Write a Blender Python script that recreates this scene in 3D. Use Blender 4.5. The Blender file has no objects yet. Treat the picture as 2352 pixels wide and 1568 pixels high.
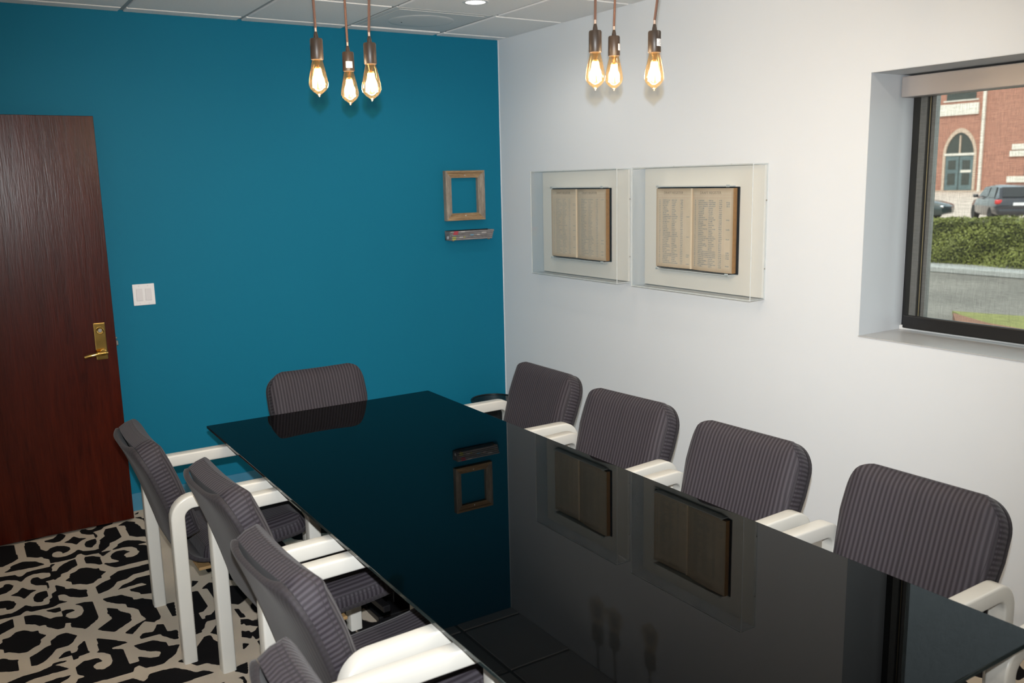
import bpy, bmesh, math, random
import numpy as np
from mathutils import Vector, Matrix
random.seed(7)
C = bpy.context.scene.collection
SC = bpy.context.scene
PI = math.pi

# ------------------------------------------------------------------ camera
CAM = Vector((-3.2059, -5.1319, 1.7712))
YAW, PITCH, ROLL, FPX = 1.0044, -0.1791, -0.0220, 2034.9
fwd = Vector((math.cos(PITCH)*math.cos(YAW), math.cos(PITCH)*math.sin(YAW), math.sin(PITCH)))
rgt = fwd.cross(Vector((0, 0, 1))).normalized()
upv = rgt.cross(fwd)
r2 = rgt*math.cos(ROLL) + upv*math.sin(ROLL)
u2 = -rgt*math.sin(ROLL) + upv*math.cos(ROLL)
cam_data = bpy.data.cameras.new('camera')
cam = bpy.data.objects.new('camera', cam_data)
C.objects.link(cam)
cam.matrix_world = Matrix(((r2.x, u2.x, -fwd.x, CAM.x), (r2.y, u2.y, -fwd.y, CAM.y), (r2.z, u2.z, -fwd.z, CAM.z), (0, 0, 0, 1)))
cam_data.sensor_fit = 'HORIZONTAL'
cam_data.sensor_width = 36.0
cam_data.lens = 36.0*FPX/2352.0
cam_data.clip_start = 0.05
cam_data.clip_end = 500
cam_data.dof.use_dof = True
cam_data.dof.focus_distance = 3.5
cam_data.dof.aperture_fstop = 4.0
SC.camera = cam

# ------------------------------------------------------------------ world, sun, flash, exposure
SC.view_settings.view_transform = 'Standard'
SC.view_settings.look = 'None'
SC.view_settings.gamma = 1.0
SC.view_settings.use_curve_mapping = False
SC.view_settings.exposure = 0.12
SC.cycles.caustics_reflective = False
SC.cycles.caustics_refractive = False
SC.cycles.max_bounces = 10
SC.cycles.transparent_max_bounces = 24
SC.cycles.sample_clamp_indirect = 4.0

world = bpy.data.worlds.new('sky')
SC.world = world
world.use_nodes = True
wn = world.node_tree
wn.nodes.clear()
w_out = wn.nodes.new('ShaderNodeOutputWorld')
w_bg = wn.nodes.new('ShaderNodeBackground')
w_sky = wn.nodes.new('ShaderNodeTexSky')
w_sky.sky_type = 'NISHITA'
w_sky.sun_disc = False
w_sky.sun_elevation = math.radians(52)
w_sky.sun_rotation = math.radians(250)
w_sky.dust_density = 5.0
w_bg.inputs['Strength'].default_value = 0.52
w_mix = wn.nodes.new('ShaderNodeMix')
w_mix.data_type = 'RGBA'
w_mix.inputs[0].default_value = 0.72
w_mix.inputs[7].default_value = (4.0, 4.4, 4.3, 1)      # even bright overcast veil
wn.links.new(w_sky.outputs[0], w_mix.inputs[6])
wn.links.new(w_mix.outputs[2], w_bg.inputs[0])
wn.links.new(w_bg.outputs[0], w_out.inputs[0])

def lamp(name, kind, loc, energy, color=(1, 1, 1), direction=None, **kw):
    d = bpy.data.lights.new(name, kind)
    d.energy = energy
    d.color = color
    for k, v in kw.items():
        setattr(d, k, v)
    o = bpy.data.objects.new(name, d)
    o.location = loc
    if direction is not None:
        o.rotation_euler = Vector(direction).to_track_quat('-Z', 'Y').to_euler()
    C.objects.link(o)
    return o

lamp('sun', 'SUN', (0, 0, 30), 4.0, (1.0, 0.95, 0.86), (0.62, 0.30, -0.78), angle=0.01)
# the camera's own pop-up flash, 12 cm above the lens: its shadows show behind the pendant bulbs
flash_loc = CAM + u2*0.122 - fwd*0.02
lamp('camera_flash', 'SPOT', flash_loc, 490, (0.97, 0.99, 1.0), fwd, spot_size=math.radians(81), spot_blend=1.0, shadow_soft_size=0.015)

# ------------------------------------------------------------------ materials
def new_mat(name):
    m = bpy.data.materials.new(name)
    m.use_nodes = True
    nt = m.node_tree
    b = nt.nodes.get('Principled BSDF')
    return m, nt, b

def nd(nt, typ, **kw):
    n = nt.nodes.new(typ)
    for k, v in kw.items():
        if k.startswith('i_'):
            key = k[2:]
            n.inputs[int(key) if key.isdigit() else key.replace('_', ' ')].default_value = v
        else:
            setattr(n, k, v)
    return n

def plain(name, col, rough=0.5, metal=0.0, spec=0.5, bump=None, var=None, coat=0.0):
    """Principled material; bump=(scale,strength,distance); var=(scale,amount) mottles the colour."""
    m, nt, b = new_mat(name)
    b.inputs['Base Color'].default_value = (*col, 1)
    b.inputs['Roughness'].default_value = rough
    b.inputs['Metallic'].default_value = metal
    b.inputs['Specular IOR Level'].default_value = spec
    b.inputs['Coat Weight'].default_value = coat
    tc = nd(nt, 'ShaderNodeTexCoord')
    if var:
        n = nd(nt, 'ShaderNodeTexNoise', i_Scale=var[0], i_Detail=4.0)
        nt.links.new(tc.outputs['Object'], n.inputs['Vector'])
        mx = nd(nt, 'ShaderNodeMix', data_type='RGBA')
        mx.inputs[6].default_value = (*[c*(1-var[1]) for c in col], 1)
        mx.inputs[7].default_value = (*[min(1, c*(1+var[1])) for c in col], 1)
        nt.links.new(n.outputs['Fac'], mx.inputs[0])
        nt.links.new(mx.outputs[2], b.inputs['Base Color'])
    if bump:
        n = nd(nt, 'ShaderNodeTexNoise', i_Scale=bump[0], i_Detail=3.0)
        nt.links.new(tc.outputs['Object'], n.inputs['Vector'])
        bp = nd(nt, 'ShaderNodeBump', i_Strength=bump[1], i_Distance=bump[2])
        nt.links.new(n.outputs['Fac'], bp.inputs['Height'])
        nt.links.new(bp.outputs[0], b.inputs['Normal'])
    return m

def emissive(name, col, strength):
    m = bpy.data.materials.new(name)
    m.use_nodes = True
    nt = m.node_tree
    nt.nodes.clear()
    o = nd(nt, 'ShaderNodeOutputMaterial')
    e = nd(nt, 'ShaderNodeEmission', i_Color=(*col, 1), i_Strength=strength)
    nt.links.new(e.outputs[0], o.inputs[0])
    return m

def clear(name, tint, ior=1.49, haze=0.0, haze_col=(1, 1, 1), rough=0.0):
    """Thin clear sheet: transparent body, Fresnel gloss, optional whitish body colour."""
    m = bpy.data.materials.new(name)
    m.use_nodes = True
    nt = m.node_tree
    nt.nodes.clear()
    o = nd(nt, 'ShaderNodeOutputMaterial')
    t = nd(nt, 'ShaderNodeBsdfTransparent', i_Color=(*tint, 1))
    last = t
    if haze:
        d = nd(nt, 'ShaderNodeBsdfDiffuse', i_Color=(*haze_col, 1))
        mx = nd(nt, 'ShaderNodeMixShader', i_0=haze)
        nt.links.new(t.outputs[0], mx.inputs[1])
        nt.links.new(d.outputs[0], mx.inputs[2])
        last = mx
    g = nd(nt, 'ShaderNodeBsdfGlossy', i_Roughness=rough)
    lw = nd(nt, 'ShaderNodeLayerWeight', i_Blend=0.5)     # Schlick reflectance, the same from both sides
    p5 = nd(nt, 'ShaderNodeMath', operation='POWER', i_1=5.0)
    nt.links.new(lw.outputs['Facing'], p5.inputs[0])
    r0 = ((ior-1)/(ior+1))**2
    f = nd(nt, 'ShaderNodeMath', operation='MULTIPLY_ADD', i_1=1.0-r0, i_2=r0)
    nt.links.new(p5.outputs[0], f.inputs[0])
    mx = nd(nt, 'ShaderNodeMixShader')
    nt.links.new(f.outputs[0], mx.inputs[0])
    nt.links.new(last.outputs[0], mx.inputs[1])
    nt.links.new(g.outputs[0], mx.inputs[2])
    nt.links.new(mx.outputs[0], o.inputs[0])
    return m

M = {}
M['teal'] = plain('teal_paint', (0.008, 0.168, 0.275), 0.5, spec=0.10, bump=(260, 0.06, 0.002))
M['teal_base'] = plain('teal_vinyl', (0.060, 0.235, 0.37), 0.4)
M['white_wall'] = plain('white_paint', (0.77, 0.80, 0.83), 0.55, spec=0.3, bump=(240, 0.05, 0.002))
M['reveal'] = plain('white_reveal', (0.62, 0.645, 0.67), 0.4, spec=0.4)
M['sill'] = plain('grey_white_sill', (0.50, 0.50, 0.50), 0.3, spec=0.5)
M['tile'] = plain('ceiling_tile', (0.94, 0.93, 0.92), 0.95, spec=0.1, bump=(330, 0.45, 0.004), var=(90, 0.05))
M['grid'] = plain('ceiling_tee', (0.42, 0.42, 0.42), 0.5)
M['vent'] = plain('vent_metal', (0.74, 0.74, 0.73), 0.5, spec=0.4)
M['trimwhite'] = plain('white_enamel', (0.80, 0.80, 0.79), 0.35)
M['glassblack'] = plain('black_glass', (0.0004, 0.0005, 0.0006), 0.0, spec=0.5)
M['glassblack'].node_tree.nodes['Principled BSDF'].inputs['IOR'].default_value = 1.18
M['glassedge'] = plain('glass_edge', (0.02, 0.03, 0.03), 0.08, spec=0.6)
M['black'] = plain('black_lacquer', (0.006, 0.006, 0.007), 0.35)
M['frame'] = plain('cream_lacquer', (0.645, 0.635, 0.59), 0.28, spec=0.5, bump=(30, 0.03, 0.002), var=(7, 0.03))
M['ply'] = plain('tan_plywood', (0.34, 0.21, 0.09), 0.55, var=(25, 0.2))
M['brass'] = plain('polished_brass', (0.78, 0.52, 0.16), 0.12, metal=1.0)
M['steel'] = plain('satin_steel', (0.45, 0.42, 0.38), 0.3, metal=1.0)
M['plastic'] = plain('white_plastic', (0.86, 0.84, 0.84), 0.35)
M['plastic2'] = plain('white_rocker', (0.74, 0.71, 0.72), 0.4)
M['silver'] = plain('silver_pin', (0.6, 0.6, 0.6), 0.3, metal=1.0)
M['bronze'] = plain('oiled_bronze', (0.030, 0.019, 0.013), 0.42, metal=0.0, spec=0.5)
M['cord'] = plain('brown_cloth_cord', (0.13, 0.065, 0.045), 0.8, bump=(900, 0.5, 0.002))
M['crimp'] = plain('cord_grip', (0.55, 0.40, 0.32), 0.35, metal=0.6)
M['bulb'] = clear('amber_bulb_glass', (0.86, 0.74, 0.55), 1.5, haze=0.012, haze_col=(1.0, 0.74, 0.42))
M['filament'] = emissive('glowing_filament', (1.0, 0.66, 0.33), 60)
M['sticker'] = plain('white_sticker', (0.75, 0.73, 0.72), 0.6)
M['stickerink'] = plain('sticker_ink', (0.10, 0.09, 0.09), 0.7)
M['lens'] = emissive('lit_diffuser', (1.0, 0.95, 0.86), 5)
M['acrylic'] = clear('clear_acrylic', (0.985, 0.99, 0.99), 1.49)
M['acrylic_edge'] = clear('acrylic_cut_edge', (0.86, 0.90, 0.90), 1.6, haze=0.6, haze_col=(0.97, 1.0, 1.0))
M['cover'] = plain('black_cloth_cover', (0.008, 0.008, 0.010), 0.6)
M['pageedge'] = plain('browned_page_edge', (0.36, 0.19, 0.07), 0.8, var=(60, 0.25))
M['fold'] = plain('bare_fold_paper', (0.74, 0.62, 0.46), 0.85)
M['heading'] = plain('printed_heading', (0.36, 0.29, 0.22), 0.8)
M['alu'] = plain('grey_aluminium', (0.40, 0.40, 0.38), 0.4, metal=0.3)
M['aludark'] = plain('black_aluminium', (0.008, 0.008, 0.009), 0.45)
M['gold'] = plain('gold_gasket', (0.62, 0.50, 0.26), 0.3, metal=0.5)
M['fascia'] = plain('grey_fascia', (0.42, 0.39, 0.38), 0.38, metal=0.25)
M['pane'] = clear('window_glass', (0.94, 0.97, 0.96), 1.3, rough=0.35)
M['rubber'] = plain('black_rubber', (0.012, 0.012, 0.012), 0.7)

def mat_linen():
    m, nt, b = new_mat('cream_linen')
    b.inputs['Roughness'].default_value = 0.9
    tc = nd(nt, 'ShaderNodeTexCoord')
    h = None
    for ax in ('Y', 'Z'):
        w = nd(nt, 'ShaderNodeTexWave', bands_direction=ax, i_Scale=160.0, i_Distortion=1.5, i_Detail=2.0)
        nt.links.new(tc.outputs['Object'], w.inputs['Vector'])
        if h is None:
            h = w
        else:
            a = nd(nt, 'ShaderNodeMath', operation='MULTIPLY')
            nt.links.new(h.outputs['Fac'], a.inputs[0])
            nt.links.new(w.outputs['Fac'], a.inputs[1])
            h = a
    mx = nd(nt, 'ShaderNodeMix', data_type='RGBA')
    mx.inputs[6].default_value = (0.80, 0.78, 0.72, 1)
    mx.inputs[7].default_value = (0.88, 0.86, 0.80, 1)
    nt.links.new(h.outputs[0], mx.inputs[0])
    nt.links.new(mx.outputs[2], b.inputs['Base Color'])
    return m
M['linen'] = mat_linen()

def mat_fabric(dark, light, bump_, seam=False):
    """Striped cord upholstery. UV.x counts stripes, UV.y is the distance from the seam in metres."""
    m, nt, b = new_mat('striped_grey_upholstery')
    b.inputs['Roughness'].default_value = 0.72
    b.inputs['Specular IOR Level'].default_value = 0.35
    b.inputs['Sheen Weight'].default_value = 0.08
    b.inputs['Sheen Roughness'].default_value = 0.4
    uv = nd(nt, 'ShaderNodeUVMap')
    sp = nd(nt, 'ShaderNodeSeparateXYZ')
    nt.links.new(uv.outputs[0], sp.inputs[0])
    a = nd(nt, 'ShaderNodeMath', operation='MULTIPLY', i_1=2*PI)
    nt.links.new(sp.outputs[0], a.inputs[0])
    s = nd(nt, 'ShaderNodeMath', operation='SINE')
    nt.links.new(a.outputs[0], s.inputs[0])
    h = nd(nt, 'ShaderNodeMapRange', i_1=-0.8, i_2=0.8)
    nt.links.new(s.outputs[0], h.inputs[0])
    tc = nd(nt, 'ShaderNodeTexCoord')
    nz = nd(nt, 'ShaderNodeTexNoise', i_Scale=600.0, i_Detail=2.0)
    nt.links.new(tc.outputs['Object'], nz.inputs['Vector'])
    mx = nd(nt, 'ShaderNodeMix', data_type='RGBA')
    mx.inputs[6].default_value = (*dark, 1)
    mx.inputs[7].default_value = (*light, 1)
    nt.links.new(h.outputs[0], mx.inputs[0])
    m2 = nd(nt, 'ShaderNodeMix', data_type='RGBA', blend_type='MULTIPLY', i_0=0.35)
    nt.links.new(mx.outputs[2], m2.inputs[6])
    nt.links.new(nz.outputs['Color'], m2.inputs[7])
    # seams: two fine stitched lines beside the welt
    sm = None
    for c, wdt in ((0.0, 0.0022), (0.010, 0.0010)):
        d = nd(nt, 'ShaderNodeMath', operation='SUBTRACT', i_1=c)
        nt.links.new(sp.outputs[1], d.inputs[0])
        ab = nd(nt, 'ShaderNodeMath', operation='ABSOLUTE')
        nt.links.new(d.outputs[0], ab.inputs[0])
        lt = nd(nt, 'ShaderNodeMath', operation='LESS_THAN', i_1=wdt)
        nt.links.new(ab.outputs[0], lt.inputs[0])
        if sm is None:
            sm = lt
        else:
            mxx = nd(nt, 'ShaderNodeMath', operation='MAXIMUM')
            nt.links.new(sm.outputs[0], mxx.inputs[0])
            nt.links.new(lt.outputs[0], mxx.inputs[1])
            sm = mxx
    if seam:
        ab = nd(nt, 'ShaderNodeMath', operation='ABSOLUTE')
        nt.links.new(sp.outputs[0], ab.inputs[0])
        lt = nd(nt, 'ShaderNodeMath', operation='LESS_THAN', i_1=0.11)
        nt.links.new(ab.outputs[0], lt.inputs[0])
        mxx = nd(nt, 'ShaderNodeMath', operation='MAXIMUM')
        nt.links.new(sm.outputs[0], mxx.inputs[0])
        nt.links.new(lt.outputs[0], mxx.inputs[1])
        sm = mxx
    m3 = nd(nt, 'ShaderNodeMix', data_type='RGBA')
    m3.inputs[7].default_value = (0.022, 0.020, 0.024, 1)
    half = nd(nt, 'ShaderNodeMath', operation='MULTIPLY', i_1=0.75)
    nt.links.new(sm.outputs[0], half.inputs[0])
    nt.links.new(half.outputs[0], m3.inputs[0])
    nt.links.new(m2.outputs[2], m3.inputs[6])
    nt.links.new(m3.outputs[2], b.inputs['Base Color'])
    bp = nd(nt, 'ShaderNodeBump', i_Strength=bump_, i_Distance=0.0022)
    nt.links.new(h.outputs[0], bp.inputs['Height'])
    nt.links.new(bp.outputs[0], b.inputs['Normal'])
    return m
M['fabric'] = mat_fabric((0.025, 0.020, 0.027), (0.064, 0.056, 0.068), 0.4)
M['fabric_back'] = mat_fabric((0.025, 0.020, 0.027), (0.064, 0.056, 0.068), 0.4, True)
M['fabric_shell'] = mat_fabric((0.030, 0.026, 0.030), (0.038, 0.033, 0.039), 0.12)

def mat_wood(name, c1, c2, scale, axis, rough, bump, coat=0.0, spec=0.5):
    m, nt, b = new_mat(name)
    tc = nd(nt, 'ShaderNodeTexCoord')
    mp = nd(nt, 'ShaderNodeMapping')
    sc = [scale]*3
    sc[axis] = scale*0.07
    mp.inputs['Scale'].default_value = sc
    nt.links.new(tc.outputs['Object'], mp.inputs['Vector'])
    n1 = nd(nt, 'ShaderNodeTexNoise', i_Scale=1.0, i_Detail=6.0, i_Roughness=0.62, i_Distortion=0.9)
    nt.links.new(mp.outputs[0], n1.inputs['Vector'])
    n2 = nd(nt, 'ShaderNodeTexNoise', i_Scale=7.0, i_Detail=3.0)
    nt.links.new(mp.outputs[0], n2.inputs['Vector'])
    ad = nd(nt, 'ShaderNodeMix', i_0=0.35)
    nt.links.new(n1.outputs['Fac'], ad.inputs[2])
    nt.links.new(n2.outputs['Fac'], ad.inputs[3])
    rp = nd(nt, 'ShaderNodeMapRange', i_1=0.36, i_2=0.64)
    nt.links.new(ad.outputs[0], rp.inputs[0])
    mx = nd(nt, 'ShaderNodeMix', data_type='RGBA')
    mx.inputs[6].default_value = (*c1, 1)
    mx.inputs[7].default_value = (*c2, 1)
    nt.links.new(rp.outputs[0], mx.inputs[0])
    nt.links.new(mx.outputs[2], b.inputs['Base Color'])
    b.inputs['Roughness'].default_value = rough
    b.inputs['Coat Weight'].default_value = coat
    b.inputs['Coat Roughness'].default_value = 0.2
    b.inputs['Specular IOR Level'].default_value = spec
    bp = nd(nt, 'ShaderNodeBump', i_Strength=bump, i_Distance=0.003)
    nt.links.new(rp.outputs[0], bp.inputs['Height'])
    nt.links.new(bp.outputs[0], b.inputs['Normal'])
    return m
M['mahogany'] = mat_wood('stained_mahogany', (0.032, 0.0036, 0.0012), (0.066, 0.0080, 0.0026), 26, 2, 0.27, 0.12, spec=0.28)
M['barn_v'] = mat_wood('barnwood_upright', (0.14, 0.115, 0.095), (0.44, 0.38, 0.31), 70, 2, 0.85, 0.5)
M['barn_h'] = mat_wood('barnwood_rail', (0.16, 0.095, 0.045), (0.46, 0.31, 0.17), 70, 0, 0.85, 0.5)
M['greywood'] = mat_wood('grey_paper_strip', (0.10, 0.095, 0.10), (0.36, 0.34, 0.34), 90, 0, 0.8, 0.4)

def mat_page(rowseed, dens):
    """Old ledger paper with ruled red columns and rows of handwriting; UV runs 0-1 over the page."""
    m, nt, b = new_mat('ledger_page')
    b.inputs['Roughness'].default_value = 0.85
    uv = nd(nt, 'ShaderNodeUVMap')
    sp = nd(nt, 'ShaderNodeSeparateXYZ')
    nt.links.new(uv.outputs[0], sp.inputs[0])
    def math(op, a, bb=None, clamp=False):
        n = nd(nt, 'ShaderNodeMath', operation=op, use_clamp=clamp)
        for i, v in enumerate((a, bb)):
            if v is None:
                continue
            if isinstance(v, (int, float)):
                n.inputs[i].default_value = v
            else:
                nt.links.new(v, n.inputs[i])
        return n.outputs[0]
    U, V = sp.outputs[0], sp.outputs[1]
    rows = math('MULTIPLY', V, 44.0)
    fr = math('FRACT', rows)
    band = math('MULTIPLY', math('GREATER_THAN', fr, 0.22), math('LESS_THAN', fr, 0.80))
    mp = nd(nt, 'ShaderNodeMapping')
    mp.inputs['Scale'].default_value = (95, 150, 1)
    mp.inputs['Location'].default_value = (rowseed, rowseed*1.7, 0)
    nt.links.new(uv.outputs[0], mp.inputs['Vector'])
    nz = nd(nt, 'ShaderNodeTexNoise', i_Scale=1.0, i_Detail=1.0, i_Distortion=1.2)
    nt.links.new(mp.outputs[0], nz.inputs['Vector'])
    ink = math('LESS_THAN', math('ABSOLUTE', math('SUBTRACT', nz.outputs['Fac'], 0.5)), 0.055)
    rowid = math('FLOOR', rows)
    wn_ = nd(nt, 'ShaderNodeTexWhiteNoise', noise_dimensions='1D')
    nt.links.new(math('ADD', rowid, rowseed), wn_.inputs['W'])
    rnd = wn_.outputs['Value']
    cols = None
    for x0, x1, var_ in ((0.09, 0.12, 0), (0.19, 0.30, 0.16), (0.45, 0.53, 0.10), (0.69, 0.76, 0), (0.85, 0.93, -1)):
        end = math('ADD', math('MULTIPLY', rnd, var_ if var_ > 0 else 0.0), x1)
        c = math('MULTIPLY', math('GREATER_THAN', U, x0), math('LESS_THAN', U, end))
        if var_ == -1:
            c = math('MULTIPLY', c, math('GREATER_THAN', rnd, 0.80))
        cols = c if cols is None else math('MAXIMUM', cols, c)
    inside = math('MULTIPLY', math('LESS_THAN', V, 0.87), math('GREATER_THAN', V, 0.04))
    ink = math('MULTIPLY', math('MULTIPLY', math('MULTIPLY', ink, band), cols), inside)
    # ruled lines
    rl = None
    for x in (0.07, 0.17, 0.42, 0.66, 0.80):
        d = math('LESS_THAN', math('ABSOLUTE', math('SUBTRACT', U, x)), 0.0028)
        rl = d if rl is None else math('MAXIMUM', rl, d)
    rl = math('MULTIPLY', rl, math('LESS_THAN', V, 0.92))
    for y in (0.92, 0.885):
        rl = math('MAXIMUM', rl, math('LESS_THAN', math('ABSOLUTE', math('SUBTRACT', V, y)), 0.0022))
    big = nd(nt, 'ShaderNodeTexNoise', i_Scale=3.0, i_Detail=5.0)
    nt.links.new(uv.outputs[0], big.inputs['Vector'])
    base = nd(nt, 'ShaderNodeMix', data_type='RGBA')
    base.inputs[6].default_value = (0.58, 0.48, 0.35, 1)
    base.inputs[7].default_value = (0.74, 0.64, 0.50, 1)
    nt.links.new(big.outputs['Fac'], base.inputs[0])
    # the paper is browned at its outer edges
    edge = math('MINIMUM', math('MINIMUM', U, math('SUBTRACT', 1.0, U)), math('MINIMUM', V, math('SUBTRACT', 1.0, V)))
    em = nd(nt, 'ShaderNodeMapRange', i_1=0.0, i_2=0.06, i_3=0.55, i_4=0.0)
    nt.links.new(edge, em.inputs[0])
    b1 = nd(nt, 'ShaderNodeMix', data_type='RGBA')
    b1.inputs[7].default_value = (0.38, 0.24, 0.13, 1)
    nt.links.new(em.outputs[0], b1.inputs[0])
    nt.links.new(base.outputs[2], b1.inputs[6])
    b2 = nd(nt, 'ShaderNodeMix', data_type='RGBA')
    b2.inputs[7].default_value = (0.55, 0.25, 0.20, 1)
    nt.links.new(math('MULTIPLY', rl, 0.30), b2.inputs[0])
    nt.links.new(b1.outputs[2], b2.inputs[6])
    b3 = nd(nt, 'ShaderNodeMix', data_type='RGBA')
    b3.inputs[7].default_value = (0.10, 0.17, 0.24, 1)
    nt.links.new(math('MULTIPLY', ink, dens), b3.inputs[0])
    nt.links.new(b2.outputs[2], b3.inputs[6])
    nt.links.new(b3.outputs[2], b.inputs['Base Color'])
    return m
M['pages_far'] = [mat_page(3.1, 0.62), mat_page(17.7, 0.68)]
M['pages_near'] = [mat_page(41.3, 0.95), mat_page(59.9, 0.98)]

def mat_carpet():
    m, nt, b = new_mat('patterned_carpet')
    b.inputs['Roughness'].default_value = 0.95
    b.inputs['Specular IOR Level'].default_value = 0.1
    at_ = nd(nt, 'ShaderNodeAttribute', attribute_name='pattern')
    tc = nd(nt, 'ShaderNodeTexCoord')
    nz = nd(nt, 'ShaderNodeTexNoise', i_Scale=420.0, i_Detail=2.0)
    nt.links.new(tc.outputs['Object'], nz.inputs['Vector'])
    th = nd(nt, 'ShaderNodeMath', operation='MULTIPLY_ADD', i_1=0.5, i_2=-0.25)
    nt.links.new(nz.outputs['Fac'], th.inputs[0])
    sm = nd(nt, 'ShaderNodeMath', operation='ADD')
    nt.links.new(at_.outputs['Fac'], sm.inputs[0])
    nt.links.new(th.outputs[0], sm.inputs[1])
    rp = nd(nt, 'ShaderNodeMapRange', i_1=0.42, i_2=0.58)
    nt.links.new(sm.outputs[0], rp.inputs[0])
    mx = nd(nt, 'ShaderNodeMix', data_type='RGBA')
    mx.inputs[6].default_value = (0.0125, 0.0115, 0.0125, 1)
    mx.inputs[7].default_value = (0.74, 0.64, 0.52, 1)
    nt.links.new(rp.outputs[0], mx.inputs[0])
    m2 = nd(nt, 'ShaderNodeMix', data_type='RGBA', blend_type='MULTIPLY', i_0=0.3)
    nt.links.new(mx.outputs[2], m2.inputs[6])
    nt.links.new(nz.outputs['Color'], m2.inputs[7])
    nt.links.new(m2.outputs[2], b.inputs['Base Color'])
    bp = nd(nt, 'ShaderNodeBump', i_Strength=0.5, i_Distance=0.004)
    nt.links.new(nz.outputs['Fac'], bp.inputs['Height'])
    nt.links.new(bp.outputs[0], b.inputs['Normal'])
    return m
M['carpet'] = mat_carpet()

def mat_shade():
    """Open-weave solar screen: part of the light passes between dark threads."""
    m = bpy.data.materials.new('solar_screen')
    m.use_nodes = True
    nt = m.node_tree
    nt.nodes.clear()
    o = nd(nt, 'ShaderNodeOutputMaterial')
    tc = nd(nt, 'ShaderNodeTexCoord')
    mp = nd(nt, 'ShaderNodeMapping')
    mp.inputs['Scale'].default_value = (1, 330, 26)
    nt.links.new(tc.outputs['Object'], mp.inputs['Vector'])
    n1 = nd(nt, 'ShaderNodeTexNoise', i_Scale=1.0, i_Detail=2.0)
    nt.links.new(mp.outputs[0], n1.inputs['Vector'])
    mp2 = nd(nt, 'ShaderNodeMapping')
    mp2.inputs['Scale'].default_value = (1, 24, 330)
    nt.links.new(tc.outputs['Object'], mp2.inputs['Vector'])
    n2 = nd(nt, 'ShaderNodeTexNoise', i_Scale=1.0, i_Detail=2.0)
    nt.links.new(mp2.outputs[0], n2.inputs['Vector'])
    ad = nd(nt, 'ShaderNodeMath', operation='ADD')
    nt.links.new(n1.outputs['Fac'], ad.inputs[0])
    nt.links.new(n2.outputs['Fac'], ad.inputs[1])
    rp = nd(nt, 'ShaderNodeMapRange', i_1=0.7, i_2=1.3, i_3=0.45, i_4=0.60)
    nt.links.new(ad.outputs[0], rp.inputs[0])
    d = nd(nt, 'ShaderNodeBsdfDiffuse', i_Color=(0.035, 0.037, 0.035, 1))
    t = nd(nt, 'ShaderNodeBsdfTransparent')
    mx = nd(nt, 'ShaderNodeMixShader')
    nt.links.new(rp.outputs[0], mx.inputs[0])
    nt.links.new(d.outputs[0], mx.inputs[1])
    nt.links.new(t.outputs[0], mx.inputs[2])
    nt.links.new(mx.outputs[0], o.inputs[0])
    return m
M['shade'] = mat_shade()

def mat_mesh():
    m = bpy.data.materials.new('black_wire_mesh')
    m.use_nodes = True
    nt = m.node_tree
    nt.nodes.clear()
    o = nd(nt, 'ShaderNodeOutputMaterial')
    d = nd(nt, 'ShaderNodeBsdfPrincipled', i_Roughness=0.4)
    d.inputs['Base Color'].default_value = (0.006, 0.006, 0.007, 1)
    t = nd(nt, 'ShaderNodeBsdfTransparent')
    tc = nd(nt, 'ShaderNodeUVMap')
    ck = nd(nt, 'ShaderNodeTexChecker', i_Scale=1.0)
    nt.links.new(tc.outputs[0], ck.inputs['Vector'])
    f = nd(nt, 'ShaderNodeMapRange', i_3=0.05, i_4=0.5)
    nt.links.new(ck.outputs['Fac'], f.inputs[0])
    mx = nd(nt, 'ShaderNodeMixShader')
    nt.links.new(f.outputs[0], mx.inputs[0])
    nt.links.new(d.outputs[0], mx.inputs[1])
    nt.links.new(t.outputs[0], mx.inputs[2])
    nt.links.new(mx.outputs[0], o.inputs[0])
    return m
M['mesh'] = mat_mesh()

def mat_brick():
    m, nt, b = new_mat('red_brick')
    b.inputs['Roughness'].default_value = 0.9
    tc = nd(nt, 'ShaderNodeTexCoord')
    mp = nd(nt, 'ShaderNodeMapping')
    mp.inputs['Rotation'].default_value = (PI/2, 0, PI/2)
    nt.links.new(tc.outputs['Object'], mp.inputs['Vector'])
    sp = nd(nt, 'ShaderNodeSeparateXYZ')
    nt.links.new(tc.outputs['Object'], sp.inputs[0])
    cb = nd(nt, 'ShaderNodeCombineXYZ')
    nt.links.new(sp.outputs[1], cb.inputs[0])
    nt.links.new(sp.outputs[2], cb.inputs[1])
    br = nd(nt, 'ShaderNodeTexBrick', i_Scale=4.0)
    br.inputs['Color1'].default_value = (0.37, 0.165, 0.118, 1)
    br.inputs['Color2'].default_value = (0.31, 0.135, 0.098, 1)
    br.inputs['Mortar'].default_value = (0.42, 0.28, 0.22, 1)
    nt.links.new(cb.outputs[0], br.inputs['Vector'])
    nt.links.new(br.outputs['Color'], b.inputs['Base Color'])
    return m
M['brick'] = mat_brick()
M['stone'] = plain('pale_limestone', (0.66, 0.64, 0.58), 0.9, var=(3, 0.1))
M['stonetan'] = plain('tan_stone', (0.50, 0.40, 0.32), 0.9, var=(3, 0.1))
M['asphalt'] = plain('mottled_asphalt', (0.17, 0.16, 0.14), 0.95, var=(0.55, 0.55), bump=(20, 0.4, 0.02))  # grey with broad random lighter and darker mottling
M['sidewalk'] = plain('pale_concrete', (0.50, 0.42, 0.36), 0.9, var=(0.6, 0.12))
M['kerb'] = plain('kerb_concrete', (0.33, 0.34, 0.33), 0.9, var=(2, 0.1))
M['churchdoor'] = plain('blue_green_paint', (0.10, 0.15, 0.16), 0.6)
M['churchglass'] = plain('dark_leaded_glass', (0.045, 0.055, 0.05), 0.25)
M['leaf'] = plain('boxwood_leaf', (0.145, 0.165, 0.028), 0.6, var=(2.2, 0.5))
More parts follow.
